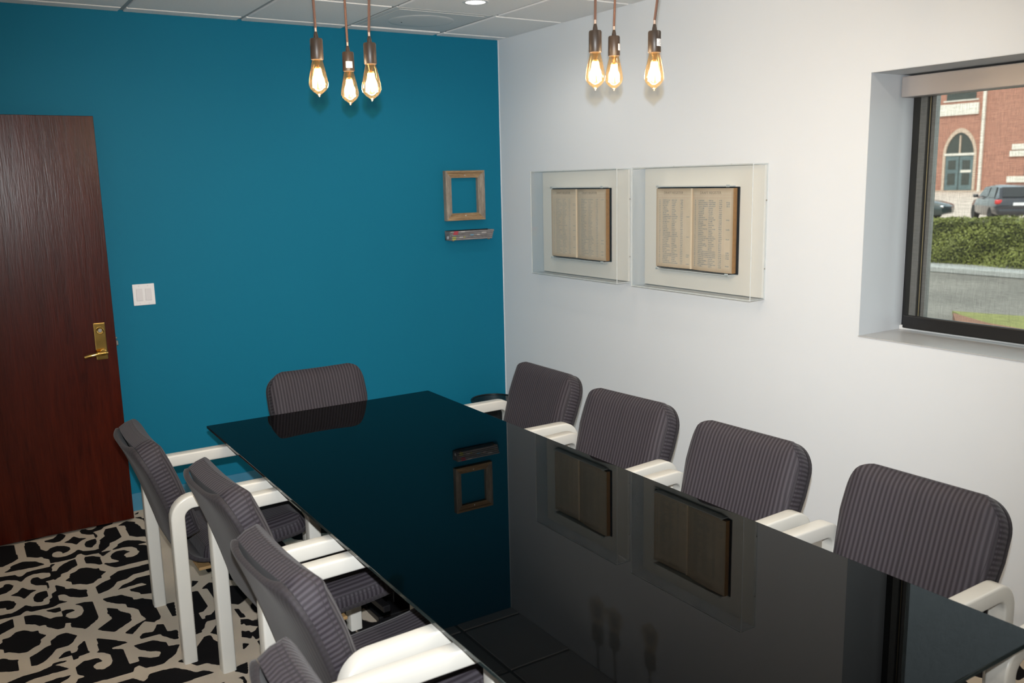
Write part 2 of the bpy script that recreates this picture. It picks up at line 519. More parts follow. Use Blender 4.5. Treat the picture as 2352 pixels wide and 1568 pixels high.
M['leafdark'] = plain('hedge_inside', (0.035, 0.045, 0.012), 0.9, var=(3, 0.4))
M['turf'] = plain('lawn', (0.20, 0.21, 0.06), 0.9, var=(6, 0.3))
M['mulch'] = plain('red_mulch', (0.22, 0.11, 0.07), 0.95, var=(8, 0.4))
M['carpaint'] = plain('dark_blue_car_paint', (0.012, 0.016, 0.026), 0.22, spec=0.6, coat=0.6)
M['cargreen'] = plain('dark_green_car_paint', (0.012, 0.030, 0.032), 0.22, spec=0.6, coat=0.6)
M['carglass'] = plain('car_glass', (0.010, 0.012, 0.014), 0.05, spec=0.8)
M['tail'] = plain('red_tail_lamp', (0.48, 0.03, 0.03), 0.25)
M['chrome'] = plain('chrome', (0.75, 0.76, 0.78), 0.12, metal=1.0)
M['plate'] = plain('licence_plate', (0.7, 0.72, 0.74), 0.5)
M['skirting'] = plain('grey_white_skirting', (0.55, 0.56, 0.57), 0.5)

# ------------------------------------------------------------------ mesh helpers
def link(name, bm, mats, parent=None, smooth=None, loc=None):
    me = bpy.data.meshes.new(name)
    bmesh.ops.recalc_face_normals(bm, faces=bm.faces[:])
    bm.to_mesh(me)
    bm.free()
    if not isinstance(mats, (list, tuple)):
        mats = [mats]
    for m in mats:
        me.materials.append(m)
    if smooth is not None:
        for p in me.polygons:
            p.use_smooth = True
        if smooth < 180:
            me.set_sharp_from_angle(angle=math.radians(smooth))
    o = bpy.data.objects.new(name, me)
    C.objects.link(o)
    if parent is not None:
        o.parent = parent
    if loc is not None:
        o.location = loc
    return o

def tag(o, label=None, cat=None, group=None, kind=None):
    if label: o['label'] = label
    if cat: o['category'] = cat
    if group: o['group'] = group
    if kind: o['kind'] = kind
    return o

def inv_of(p):
    return Matrix.Translation(p.location).inverted() if p.parent is None else Matrix()

def empty(name, loc=(0, 0, 0), rz=0.0, parent=None):
    o = bpy.data.objects.new(name, None)
    o.empty_display_size = 0.1
    o.location = loc
    o.rotation_euler = (0, 0, rz)
    C.objects.link(o)
    if parent: o.parent = parent
    return o

def kids(o):
    return [c for c in bpy.data.objects if c.parent == o]

def copy_tree(o, parent=None):
    c = o.copy()
    C.objects.link(c)
    if parent is not None:
        c.parent = parent
    for ch in kids(o):
        copy_tree(ch, c)
    return c

def box(bm, x0, x1, y0, y1, z0, z1, bev=0.0, seg=1, mi=0):
    b2 = bmesh.new() if bev else bm
    vs = [b2.verts.new((x, y, z)) for x in (x0, x1) for y in (y0, y1) for z in (z0, z1)]
    idx = ((0, 1, 3, 2), (4, 6, 7, 5), (0, 4, 5, 1), (2, 3, 7, 6), (0, 2, 6, 4), (1, 5, 7, 3))
    fs = [b2.faces.new([vs[i] for i in f]) for f in idx]
    for f in fs: f.material_index = mi
    if bev:
        bmesh.ops.recalc_face_normals(b2, faces=b2.faces[:])
        bmesh.ops.bevel(b2, geom=b2.edges[:], offset=bev, segments=seg, affect='EDGES', profile=0.6)
        for f in b2.faces: f.material_index = mi
        merge(bm, b2)
    return bm

def merge(bm, other, mtx=None):
    mp = {}
    uvs, uvd = other.loops.layers.uv.active, None
    if uvs:
        uvd = bm.loops.layers.uv.active or bm.loops.layers.uv.new('UVMap')
    for v in other.verts:
        mp[v] = bm.verts.new(mtx @ v.co if mtx else v.co)
    for f in other.faces:
        try:
            nf = bm.faces.new([mp[v] for v in f.verts])
        except ValueError:
            continue
        nf.material_index = f.material_index
        if uvs:
            for a, bb in zip(f.loops, nf.loops):
                bb[uvd].uv = a[uvs].uv
    other.free()

def lathe(bm, prof, seg=24, org=(0, 0, 0), cap=True, mi=0, axis='z'):
    rings = []
    for r, z in prof:
        ring = []
        for i in range(seg):
            a = 2*PI*i/seg
            if axis == 'z': co = (org[0]+r*math.cos(a), org[1]+r*math.sin(a), org[2]+z)
            elif axis == 'y': co = (org[0]+r*math.cos(a), org[1]+z, org[2]+r*math.sin(a))
            else: co = (org[0]+z, org[1]+r*math.cos(a), org[2]+r*math.sin(a))
            ring.append(bm.verts.new(co))
        rings.append(ring)
    for a, b in zip(rings[:-1], rings[1:]):
        for i in range(seg):
            f = bm.faces.new((a[i], a[(i+1) % seg], b[(i+1) % seg], b[i]))
            f.material_index = mi
    if cap:
        for r in (rings[0], rings[-1]):
            try:
                f = bm.faces.new(r); f.material_index = mi
            except ValueError:
                pass
    return bm

def tube(bm, pts, r, seg=8, closed=False, mi=0):
    """Round tube along points (radius scalar or list)."""
    pts = [Vector(p) for p in pts]
    n = len(pts)
    rs = r if isinstance(r, (list, tuple)) else [r]*n
    rings = []
    ref = None
    for i, p in enumerate(pts):
        a = pts[(i-1) % n] if (closed or i > 0) else pts[i]
        b = pts[(i+1) % n] if (closed or i < n-1) else pts[i]
        t = (b-a).normalized()
        if ref is None:
            ref = Vector((0, 0, 1)) if abs(t.z) < 0.9 else Vector((1, 0, 0))
        s = t.cross(ref).normalized()
        ref = s.cross(t).normalized()
        rings.append([bm.verts.new(p + (s*math.cos(2*PI*k/seg) + ref*math.sin(2*PI*k/seg))*rs[i]) for k in range(seg)])
    for i in range(n if closed else n-1):
        a, b = rings[i], rings[(i+1) % n]
        for k in range(seg):
            f = bm.faces.new((a[k], a[(k+1) % seg], b[(k+1) % seg], b[k])); f.material_index = mi
    if not closed:
        bm.faces.new(rings[0]); bm.faces.new(rings[-1])
    return bm

def sweep_rect(bm, pts, normals, hw, ht, rad, yoff=0.0, cs=3):
    """Rounded rectangle swept along pts (x,z) in the XZ plane; hw half-size across (y), ht half-size in plane."""
    prof = []
    for sx, sy, a0 in ((1, 1, 0), (-1, 1, 90), (-1, -1, 180), (1, -1, 270)):
        for k in range(cs+1):
            a = math.radians(a0 + 90*k/cs)
            prof.append((sx*(hw-rad) + rad*math.cos(a), sy*(ht-rad) + rad*math.sin(a)))
    rings = []
    for (x, z), (nx, nz) in zip(pts, normals):
        rings.append([bm.verts.new((x + nx*q, yoff + p, z + nz*q)) for p, q in prof])
    m = len(prof)
    for a, b in zip(rings[:-1], rings[1:]):
        for k in range(m):
            bm.faces.new((a[k], a[(k+1) % m], b[(k+1) % m], b[k]))
    bm.faces.new(rings[0]); bm.faces.new(rings[-1])
    return bm

def quadbox(bm, p, q, w, h, upd=(0, 0, 1), mi=0):
    """Bar from p to q with cross-section w (sideways) x h (along upd)."""
    p, q = Vector(p), Vector(q)
    t = (q-p).normalized()
    s = t.cross(Vector(upd)).normalized()
    u = s.cross(t)
    vs = []
    for e in (p, q):
        for a, b in ((-1, -1), (1, -1), (1, 1), (-1, 1)):
            vs.append(bm.verts.new(e + s*(a*w/2) + u*(b*h/2)))
    for f in ((0, 1, 2, 3), (7, 6, 5, 4), (0, 4, 5, 1), (1, 5, 6, 2), (2, 6, 7, 3), (3, 7, 4, 0)):
        ff = bm.faces.new([vs[i] for i in f]); ff.material_index = mi
    return bm

# ------------------------------------------------------------------ room shell
H = 2.680
RX0, RY0 = -3.45, -5.90       # left wall, rear wall
WY, WZ0, WZ1, WY1 = -2.814, 1.094, 2.1675, -4.55   # window opening in the right wall
TW = 0.36                     # thickness of the window wall

# --- carpet
# closed dark shapes of the carpet pattern, plan metres (x, y, x, y, ...)
SHAPES_XY = (
    (-2.808,-.205,-2.785,-.251,-2.750,-.273,-2.784,-.296,-2.808,-.340,-2.826,-.303,-2.862,-.270,-2.835,-.250),
    (-2.944,-.182,-2.930,-.182,-2.899,-.177,-2.880,-.143,-2.871,-.118,-2.853,-.131,-2.838,-.167,-2.852,-.206,-2.874,-.242,-2.905,-.239,-2.938,-.207),
    (-3.031,-.156,-3.004,-.150,-2.978,-.178,-2.967,-.259,-2.965,-.301,-2.945,-.340,-2.923,-.305,-2.895,-.295,-2.864,-.315,-2.843,-.348,-2.841,-.384,-2.856,-.409,-2.880,-.421,-2.885,-.388,-2.897,-.377,-2.918,-.379,-2.928,-.406,-2.924,-.438,-2.903,-.458,-2.874,-.464,-2.842,-.448,-2.810,-.409,-2.791,-.447,-2.748,-.466,-2.719,-.461,-2.717,-.412,-2.705,-.395,-2.703,-.344,-2.672,-.303,-2.668,-.245,-2.653,-.195,-2.597,-.198,-2.599,-.365,-2.632,-.400,-2.666,-.417,-2.670,-.451,-2.703,-.498,-2.731,-.522,-2.763,-.514,-2.788,-.516,-2.806,-.474,-2.822,-.482,-2.835,-.512,-2.860,-.522,-2.903,-.520,-2.945,-.514,-2.946,-.456,-2.967,-.427,-2.971,-.400,-2.991,-.405,-3.013,-.383,-3.035,-.362,-3.034,-.301,-3.033,-.222),
    (-3.029,-.131,-3.006,-.063,-2.888,-.070,-2.921,-.091,-2.927,-.119,-2.969,-.133,-3.003,-.140),
    (-2.773,-.153,-2.760,-.129,-2.740,-.132,-2.734,-.153,-2.713,-.163,-2.691,-.144,-2.682,-.105,-2.598,-.096,-2.608,-.141,-2.654,-.160,-2.672,-.192,-2.716,-.205,-2.705,-.224,-2.703,-.280,-2.715,-.315,-2.716,-.303,-2.717,-.238,-2.735,-.233,-2.766,-.197),
    (-2.776,-.365,-2.763,-.322,-2.742,-.311,-2.717,-.308,-2.718,-.375,-2.739,-.402,-2.745,-.423,-2.762,-.415,-2.775,-.391),
    (-2.589,-.186,-2.556,-.149,-2.538,-.139,-2.497,-.186,-2.507,-.197,-2.494,-.240,-2.490,-.311,-2.462,-.354,-2.479,-.462,-2.496,-.450,-2.498,-.427,-2.532,-.414,-2.564,-.369,-2.559,-.206),
    (-2.599,-.429,-2.583,-.428,-2.532,-.467,-2.501,-.517,-2.551,-.521,-2.515,-.551,-2.510,-.694,-2.522,-.753,-2.609,-.748,-2.688,-.756,-2.709,-.723,-2.729,-.676,-2.721,-.663,-2.706,-.683,-2.659,-.686,-2.687,-.636,-2.691,-.604,-2.676,-.566,-2.652,-.545,-2.619,-.553,-2.595,-.595,-2.614,-.601,-2.630,-.619,-2.624,-.657,-2.598,-.666,-2.573,-.649,-2.560,-.620,-2.562,-.568,-2.581,-.530,-2.613,-.517,-2.666,-.519,-2.668,-.513,-2.638,-.479,-2.633,-.457),
    (-2.731,-.522,-2.721,-.515,-2.666,-.519,-2.699,-.551,-2.719,-.579),
    (-2.798,-.528,-2.761,-.540,-2.731,-.576,-2.734,-.673,-2.749,-.671,-2.771,-.640,-2.801,-.619),
    (-3.155,-.125,-3.108,-.138,-3.073,-.152,-3.073,-.264,-3.072,-.362,-3.097,-.391,-3.141,-.425,-3.169,-.414),
    (-3.146,-.507,-3.113,-.472,-3.108,-.439,-3.056,-.411,-3.003,-.444,-2.966,-.512,-3.007,-.520,-3.074,-.513),
    (-3.175,-.543,-3.099,-.562,-3.083,-.598,-3.069,-.593,-3.050,-.562,-3.015,-.555,-2.949,-.557,-2.946,-.527,-2.922,-.533,-2.943,-.566,-2.948,-.625,-2.929,-.626,-2.917,-.593,-2.890,-.557,-2.861,-.536,-2.837,-.529,-2.839,-.621,-2.864,-.640,-2.888,-.672,-2.914,-.680,-2.919,-.708,-2.936,-.722,-2.950,-.745,-2.950,-.724,-2.986,-.728,-2.977,-.748,-2.977,-.810,-2.988,-.839,-2.986,-.787,-2.987,-.770,-3.026,-.750,-3.042,-.718,-3.045,-.686,-3.034,-.652,-3.012,-.650,-2.999,-.685,-2.965,-.683,-2.958,-.667,-2.960,-.634,-2.984,-.613,-3.025,-.606,-3.054,-.620,-3.079,-.667,-3.099,-.632,-3.135,-.606,-3.178,-.605),
    (-2.883,-.706,-2.862,-.695,-2.832,-.662,-2.804,-.671,-2.769,-.712,-2.757,-.711,-2.756,-.743,-2.732,-.778,-2.759,-.807,-2.759,-.838,-2.778,-.841,-2.803,-.875,-2.831,-.876,-2.855,-.850,-2.884,-.838,-2.886,-.800,-2.910,-.774,-2.885,-.745),
    (-3.080,-.735,-3.058,-.777,-3.024,-.805,-3.048,-.817,-3.081,-.871,-3.101,-.827,-3.133,-.800,-3.103,-.778),
    (-3.182,-.686,-3.152,-.678,-3.148,-.651,-3.130,-.654,-3.111,-.691,-3.124,-.731,-3.146,-.759,-3.186,-.763),
    (-3.049,-.887,-3.037,-.848,-3.017,-.834,-2.989,-.838,-2.990,-.905,-3.009,-.923,-3.017,-.952,-3.037,-.942,-3.048,-.919),
    (-2.951,-.795,-2.918,-.843,-2.915,-.870,-2.889,-.880,-2.863,-.915,-2.838,-.929,-2.842,-1.013,-2.874,-1.002,-2.908,-.971,-2.929,-.924,-2.954,-.918,-2.956,-.972,-2.923,-1.014,-2.957,-1.013,-2.983,-1.034,-3.044,-1.028,-3.062,-1.030,-3.085,-1.003,-3.107,-1.031,-3.140,-1.033,-3.199,-1.027,-3.196,-.983,-3.137,-.992,-3.106,-.970,-3.083,-.941,-3.060,-.972,-3.030,-.986,-2.994,-.988,-2.988,-.939,-2.978,-.931,-2.977,-.888,-2.956,-.867),
    (-2.803,-.929,-2.760,-.889,-2.729,-.876,-2.727,-.843,-2.686,-.802,-2.604,-.802,-2.531,-.799,-2.541,-.869,-2.573,-.882,-2.633,-.884,-2.668,-.920,-2.709,-.925,-2.733,-.974,-2.759,-.996,-2.803,-1.014),
    (-2.723,-1.018,-2.694,-.977,-2.657,-.961,-2.626,-.932,-2.583,-.933,-2.551,-.937,-2.562,-1.037,-2.582,-1.153,-2.644,-1.125,-2.646,-1.104,-2.675,-1.064,-2.678,-1.041,-2.599,-1.037,-2.619,-1.005),
    (-2.488,-.060,-2.448,-.021,-2.438,-.003,-2.458,-.039,-2.467,-.069),
    (-2.440,-.089,-2.417,-.062,-2.423,-.102),
    (-2.495,-.110,-2.462,-.116,-2.460,-.142,-2.430,-.169,-2.451,-.295,-2.460,-.293,-2.458,-.173),
    (-3.189,-.829,-3.144,-.844,-3.122,-.872,-3.115,-.903,-3.129,-.946,-3.152,-.951,-3.158,-.922,-3.193,-.909),
    (-3.016,-1.052,-2.956,-1.049,-2.958,-1.096,-2.982,-1.099),
    (-2.958,-1.096,-2.937,-1.092,-2.915,-1.104,-2.907,-1.124,-2.921,-1.129,-2.942,-1.136,-2.949,-1.160,-2.935,-1.191,-2.916,-1.201,-2.891,-1.186,-2.878,-1.152,-2.877,-1.109,-2.886,-1.080,-2.905,-1.059,-2.868,-1.059,-2.831,-1.077,-2.831,-1.236,-2.838,-1.266,-2.892,-1.331,-2.918,-1.299,-2.941,-1.280,-2.937,-1.235,-2.958,-1.224,-2.962,-1.269,-2.989,-1.267,-3.023,-1.219,-3.026,-1.193,-3.050,-1.190,-3.065,-1.162,-3.099,-1.139,-3.098,-1.052,-3.062,-1.063,-3.039,-1.083,-3.006,-1.144,-2.981,-1.141,-2.958,-1.154),
    (-3.201,-1.084,-3.139,-1.052,-3.139,-1.141,-3.162,-1.156,-3.207,-1.190),
    (-2.794,-1.076,-2.762,-1.072,-2.716,-1.080,-2.679,-1.138,-2.679,-1.165,-2.646,-1.169,-2.610,-1.210,-2.611,-1.303,-2.615,-1.416,-2.667,-1.383,-2.678,-1.343,-2.679,-1.277,-2.691,-1.251,-2.717,-1.221,-2.715,-1.189,-2.748,-1.160,-2.782,-1.115),
    (-2.792,-1.176,-2.752,-1.215,-2.748,-1.243,-2.716,-1.291,-2.719,-1.360,-2.753,-1.388,-2.798,-1.427,-2.832,-1.390,-2.856,-1.363,-2.830,-1.341,-2.785,-1.296,-2.795,-1.239),
    (-2.766,-1.459,-2.717,-1.413,-2.667,-1.383,-2.615,-1.416,-2.640,-1.425,-2.648,-1.448,-2.643,-1.465,-2.666,-1.516,-2.703,-1.503,-2.740,-1.489),
    (-3.185,-1.228,-3.159,-1.224,-3.138,-1.192,-3.109,-1.188,-3.078,-1.225,-3.057,-1.226,-3.056,-1.256,-3.032,-1.293,-3.057,-1.321,-3.060,-1.360,-3.078,-1.369,-3.108,-1.398,-3.135,-1.394,-3.169,-1.358,-3.188,-1.357,-3.188,-1.323,-3.208,-1.304,-3.203,-1.269,-3.187,-1.256),
    (-3.026,-1.358,-2.994,-1.319,-2.962,-1.317,-2.928,-1.369,-2.952,-1.420,-2.969,-1.439,-3.011,-1.438,-3.028,-1.471,-3.058,-1.516,-3.086,-1.531,-3.107,-1.529,-3.106,-1.447,-3.083,-1.433,-3.047,-1.397,-3.026,-1.393),
    (-2.941,-1.468,-2.908,-1.425,-2.907,-1.525,-2.905,-1.545,-2.942,-1.552,-2.952,-1.560,-2.943,-1.563,-2.965,-1.572,-2.966,-1.514,-2.965,-1.512,-2.943,-1.503),
    (-3.020,-1.530,-2.990,-1.486,-2.969,-1.482,-2.966,-1.514,-2.970,-1.527),
    (-2.870,-1.432,-2.813,-1.491,-2.763,-1.550,-2.828,-1.556,-2.827,-1.569,-2.794,-1.589,-2.794,-1.725,-2.758,-1.727,-2.756,-1.681,-2.716,-1.724,-2.686,-1.733,-2.675,-1.705,-2.678,-1.691,-2.708,-1.673,-2.738,-1.637,-2.755,-1.588,-2.680,-1.587,-2.637,-1.639,-2.638,-1.670,-2.598,-1.682,-2.628,-1.750,-2.684,-1.798,-2.743,-1.795,-2.763,-1.758,-2.781,-1.766,-2.790,-1.793,-2.859,-1.794,-2.948,-1.786,-2.983,-1.762,-2.970,-1.728,-2.941,-1.727,-2.968,-1.692,-2.965,-1.632,-2.936,-1.601,-2.883,-1.608,-2.873,-1.644,-2.895,-1.646,-2.910,-1.665,-2.904,-1.694,-2.879,-1.709,-2.853,-1.693,-2.839,-1.656,-2.842,-1.606,-2.860,-1.577,-2.887,-1.558,-2.871,-1.550),
    (-3.217,-1.394,-3.190,-1.400,-3.167,-1.431,-3.144,-1.441,-3.148,-1.536,-3.177,-1.524,-3.222,-1.496),
    (-3.206,-1.608,-3.137,-1.585,-3.082,-1.585,-3.040,-1.568,-3.021,-1.579,-2.983,-1.633,-3.042,-1.629,-3.108,-1.632,-3.146,-1.649),
    (-3.039,-1.555,-3.020,-1.548,-2.981,-1.560,-2.999,-1.568,-3.036,-1.571),
    (-3.100,-1.687,-3.035,-1.678,-2.983,-1.681,-3.003,-1.705,-3.040,-1.728),
    (-2.878,-1.840,-2.798,-1.839,-2.784,-1.863,-2.770,-1.886,-2.755,-1.872,-2.746,-1.846,-2.705,-1.841,-2.655,-1.853,-2.620,-1.891,-2.594,-1.934,-2.567,-1.934,-2.536,-1.972,-2.592,-1.974,-2.675,-1.980),
    (-2.421,-1.114,-2.394,-1.141,-2.439,-1.192),
    (-2.408,-1.230,-2.362,-1.180,-2.329,-1.212,-2.375,-1.428,-2.385,-1.417,-2.383,-1.239),
    (-2.449,-1.233,-2.424,-1.239,-2.423,-1.283,-2.423,-1.417,-2.454,-1.457,-2.473,-1.458,-2.474,-1.486,-2.473,-1.525,-2.462,-1.523,-2.454,-1.497,-2.432,-1.502,-2.407,-1.469,-2.385,-1.484,-2.402,-1.558,-2.461,-1.552,-2.473,-1.570,-2.484,-1.603,-2.499,-1.620,-2.502,-1.637,-2.527,-1.639),
    (-2.476,-1.662,-2.436,-1.603,-2.413,-1.599,-2.437,-1.719),
    (-2.547,-1.743,-2.502,-1.676,-2.479,-1.679,-2.478,-1.725,-2.465,-1.756,-2.448,-1.765,-2.488,-1.947,-2.515,-1.928,-2.547,-1.888,-2.581,-1.888,-2.596,-1.857,-2.619,-1.832,-2.639,-1.816,-2.621,-1.805,-2.567,-1.828),
    (-2.574,-1.292,-2.535,-1.289,-2.556,-1.428,-2.574,-1.423,-2.573,-1.352),
    (-2.287,-1.386,-2.277,-1.432,-2.276,-1.517,-2.311,-1.492),
    (-2.337,-1.597,-2.298,-1.603,-2.307,-1.652,-2.335,-1.653,-2.355,-1.674,-2.362,-1.709,-2.355,-1.730,-2.328,-1.732,-2.349,-1.802,-2.379,-1.769),
    (-2.390,-1.818,-2.367,-1.837,-2.404,-1.875),
    (-2.476,-2.005,-2.457,-1.979,-2.414,-1.969,-2.438,-2.059),
    (-2.678,-1.399,-2.648,-1.434,-2.647,-1.455,-2.616,-1.473,-2.617,-1.547,-2.578,-1.554,-2.593,-1.635,-2.608,-1.631,-2.642,-1.572,-2.647,-1.549,-2.721,-1.549,-2.719,-1.525,-2.702,-1.501,-2.741,-1.490),
)
SHAPES = [[(p[k], p[k+1]) for k in range(0, len(p), 2)] for p in SHAPES_XY]

def pattern_at(xs, ys):
    """1 = beige, 0 = black. Outside the drawn repeat the carpet mirrors it."""
    inside = (xs > -3.30) & (xs < -2.34) & (ys > -2.06)
    fx = np.where(inside, xs, -3.02 + np.abs(((xs + 3.02) % 1.04) - 0.52) )
    per = 1.30
    fy = np.where(inside, ys, -1.72 + np.abs(((ys + 1.72) % (2*per)) - per))
    dark = np.zeros(xs.shape, bool)
    for pl in SHAPES:
        px = np.array([p[0] for p in pl]); py = np.array([p[1] for p in pl])
        sel = np.where((fx >= px.min()) & (fx <= px.max()) & (fy >= py.min()) & (fy <= py.max()))[0]
        if not len(sel): continue
        X, Y = fx[sel], fy[sel]
        c = np.zeros(len(sel), bool)
        j = len(pl)-1
        for i in range(len(pl)):
            cond = ((py[i] > Y) != (py[j] > Y))
            den = (py[j]-py[i]) if py[j] != py[i] else 1e-12
            c ^= cond & (X < (px[j]-px[i])*(Y-py[i])/den + px[i])
            j = i
        dark[sel] ^= c
    return (~dark).astype(np.float32)

def carpet_patch(x0, x1, y0, y1, step):
    nx, ny = max(1, round((x1-x0)/step)), max(1, round((y1-y0)/step))
    gx, gy = np.meshgrid(np.linspace(x0, x1, nx+1), np.linspace(y0, y1, ny+1))
    v = np.stack([gx.ravel(), gy.ravel(), np.zeros(gx.size)], 1)
    pat = pattern_at(gx.ravel(), gy.ravel()).reshape(ny+1, nx+1)
    for _ in range(2):
        q = np.pad(pat, 1, mode='edge')
        pat = (q[:-2, 1:-1] + q[2:, 1:-1] + q[1:-1, :-2] + q[1:-1, 2:] + 2*q[1:-1, 1:-1])/6
    i = (np.arange(ny)[:, None]*(nx+1) + np.arange(nx)[None, :]).ravel()
    f = np.stack([i, i+1, i+nx+2, i+nx+1], 1)
    return v, f, pat.ravel()

vs, fs, ps, n0 = [], [], [], 0
for args in ((-3.45, -2.30, -2.30, 0.0, 0.0045), (-2.30, -1.10, -2.30, 0.0, 0.016), (-1.10, 0.0, -2.30, 0.0, 0.016),
             (-3.45, -1.30, -5.90, -2.30, 0.016), (-1.30, 0.0, -3.40, -2.30, 0.016), (-1.30, 0.0, -4.60, -3.40, 0.008), (-1.30, 0.0, -5.90, -4.60, 0.03), (-4.7, -3.45, -5.90, 0.0, 0.06)):
    v, f, p_ = carpet_patch(*args)
    ps.append(p_); vs.append(v); fs.append(f+n0); n0 += len(v)
vs, fs = np.concatenate(vs), np.concatenate(fs)
me = bpy.data.meshes.new('floor')
me.vertices.add(len(vs)); me.vertices.foreach_set('co', vs.ravel().astype(np.float32))
me.loops.add(fs.size); me.loops.foreach_set('vertex_index', fs.ravel().astype(np.int32))
me.polygons.add(len(fs)); me.polygons.foreach_set('loop_start', np.arange(0, fs.size, 4, dtype=np.int32))
me.update(calc_edges=True)
pa = me.attributes.new('pattern', 'FLOAT', 'POINT')
pa.data.foreach_set('value', np.concatenate(ps).astype(np.float32))
me.materials.append(M['carpet'])
floor = bpy.data.objects.new('floor', me)
C.objects.link(floor)
tag(floor, kind='structure', label='black carpet with beige scroll and lattice pattern')

# --- walls
bm = bmesh.new(); box(bm, RX0-0.12, TW, 0.0, 0.14, 0, 2.95)
tag(link('wall_back', bm, M['teal']), 'teal painted wall behind the table and wooden door', kind='structure')
bm = bmesh.new()
for y0, y1, z0, z1 in ((WY, 0.0, -0.4, 2.95), (WY1, WY, -0.4, WZ0), (WY1, WY, WZ1, 2.95), (RY0-0.14, WY1, -0.4, 2.95)):
    box(bm, 0.0, TW, y0, y1, z0, z1)
box(bm, -0.004, 0.0, -0.0012, 0.0, 0.1, 2.68)      # white paint line running into the corner
tag(link('wall_right', bm, M['white_wall']), 'white painted wall with the deep window recess', kind='structure')
bm = bmesh.new()
for y0, y1, z0, z1 in ((-0.12, 0.0, 0, 2.95), (-1.10, -0.12, 2.16, 2.95), (RY0, -1.10, 0, 2.95)):
    box(bm, RX0-0.12, RX0, y0, y1, z0, z1)
tag(link('wall_left', bm, M['white_wall']), 'white wall with the doorway', kind='structure')
bm = bmesh.new(); box(bm, -4.84, TW, RY0-0.14, RY0, 0, 2.95)
tag(link('wall_rear', bm, M['white_wall']), 'white wall behind the camera', kind='structure')
bm = bmesh.new(); box(bm, -4.84, -4.70, RY0, 0.14, 0, 2.95); box(bm, -4.70, RX0-0.12, 0.0, 0.14, 0, 2.95)
tag(link('wall_hall', bm, M['white_wall']), 'white corridor wall outside the doorway', kind='structure')
bm = bmesh.new(); box(bm, RX0, 0.0, -0.006, 0.0, 0, 0.1)
tag(link('baseboard_back', bm, M['teal_base']), 'pale blue vinyl base along the teal wall', kind='structure')
bm = bmesh.new(); box(bm, -0.006, 0.0, RY0, -0.006, 0, 0.1)
tag(link('baseboard_right', bm, M['skirting']), 'pale vinyl base along the white wall', kind='structure')
bm = bmesh.new()
box(bm, RX0-0.13, RX0+0.012, -0.12, -0.07, 0, 2.2); box(bm, RX0-0.13, RX0+0.012, -1.15, -1.10, 0, 2.2); box(bm, RX0-0.13, RX0+0.012, -1.10, -0.12, 2.15, 2.2)
tag(link('trim_door', bm, M['mahogany']), 'dark door frame in the left wall', kind='structure')

# --- ceiling: slab, tee grid, tegular tiles
bm = bmesh.new(); box(bm, -4.7, 0.0, RY0, 0.0, 2.72, 2.95)
ceiling = tag(link('ceiling', bm, M['grid']), 'suspended ceiling of white mineral tiles', kind='structure')
GX, GY, GP = -0.4668, -0.1117, 0.61
xs = [0.0, GX] + [GX-GP*k for k in range(1, 5)] + [RX0]
ys = [0.0, GY] + [GY-GP*k for k in range(1, 10)] + [RY0]
bm = bmesh.new()
for x in xs[1:-1]: box(bm, x-0.012, x+0.012, RY0, 0, 2.684, 2.72)
for y in ys[1:-1]: box(bm, RX0, 0, y-0.012, y+0.012, 2.6842, 2.72)
box(bm, RX0, 0, -0.022, 0, 2.6838, 2.6865); box(bm, -0.022, 0, RY0, 0, 2.6838, 2.6865); box(bm, RX0, RX0+0.022, RY0, 0, 2.6838, 2.6865)
link('ceiling_grid', bm, M['grid'], ceiling)
def tile_mesh(w, d):
    bm = bmesh.new()
    box(bm, -w/2, w/2, -d/2, d/2, 0.0, 0.026, bev=0.0025)
    return bm
tmesh = {}
VENT = (2, 1)
for i in range(len(xs)-1):
    for j in range(len(ys)-1):
        if (i, j) == (1, 1): continue          # the air vent fills this bay
        xa, xb, ya, yb = xs[i+1], xs[i], ys[j+1], ys[j]
        w = (xb-xa) - (0.026 if 0 < i < len(xs)-2 else 0.014)
        d = (yb-ya) - (0.026 if 0 < j < len(ys)-2 else 0.014)
        key = (round(w, 3), round(d, 3))
        cx = (xa+xb)/2 + (0.006 if i == 0 else (-0.006 if i == len(xs)-2 else 0))
        cy = (ya+yb)/2 + (0.006 if j == 0 else (-0.006 if j == len(ys)-2 else 0))
        if key not in tmesh:
            o = link('ceiling_tile', tile_mesh(w, d), M['tile'], ceiling)
            tmesh[key] = o.data
        else:
            o = bpy.data.objects.new('ceiling_tile', tmesh[key])
            C.objects.link(o); o.parent = ceiling
        o.location = (cx, cy, 2.6765)

# ------------------------------------------------------------------ window
win = tag(empty('window_1', (0.3, (WY+WY1)/2, WZ0)), 'fixed window with dark metal frame seen through the screen', kind='structure')
def wbar(name, x0, x1, y0, y1, z0, z1, mat, bev=0.0):
    bm = bmesh.new(); box(bm, x0, x1, y0, y1, z0, z1, bev=bev)
    o = link(name, bm, mat); o.parent = win; o.matrix_parent_inverse = Matrix.Translation(win.location).inverted()
    return o
for ya, yb in ((-2.815, -2.845), (WY1, WY1+0.052)):
    wbar('jamb', 0.292, 0.350, min(ya, yb), max(ya, yb), WZ0, WZ1, M['aludark'], 0.002)
wbar('head', 0.292, 0.350, WY1+0.052, -2.845, WZ1-0.05, WZ1, M['aludark'], 0.002)
wbar('sill_bar', 0.292, 0.350, WY1+0.052, -2.845, WZ0, WZ0+0.05, M['aludark'], 0.002)
for ya in (-2.875, WY1+0.052):
    wbar('sash_stile', 0.296, 0.340, ya, ya+0.030, WZ0+0.05, WZ1-0.05, M['alu'])
wbar('gasket', 0.303, 0.338, -2.883, -2.875, WZ0+0.05, WZ1-0.05, M['aludark'])
wbar('gold_bead', 0.304, 0.337, -2.888, -2.883, WZ0+0.05, WZ1-0.05, M['gold'])
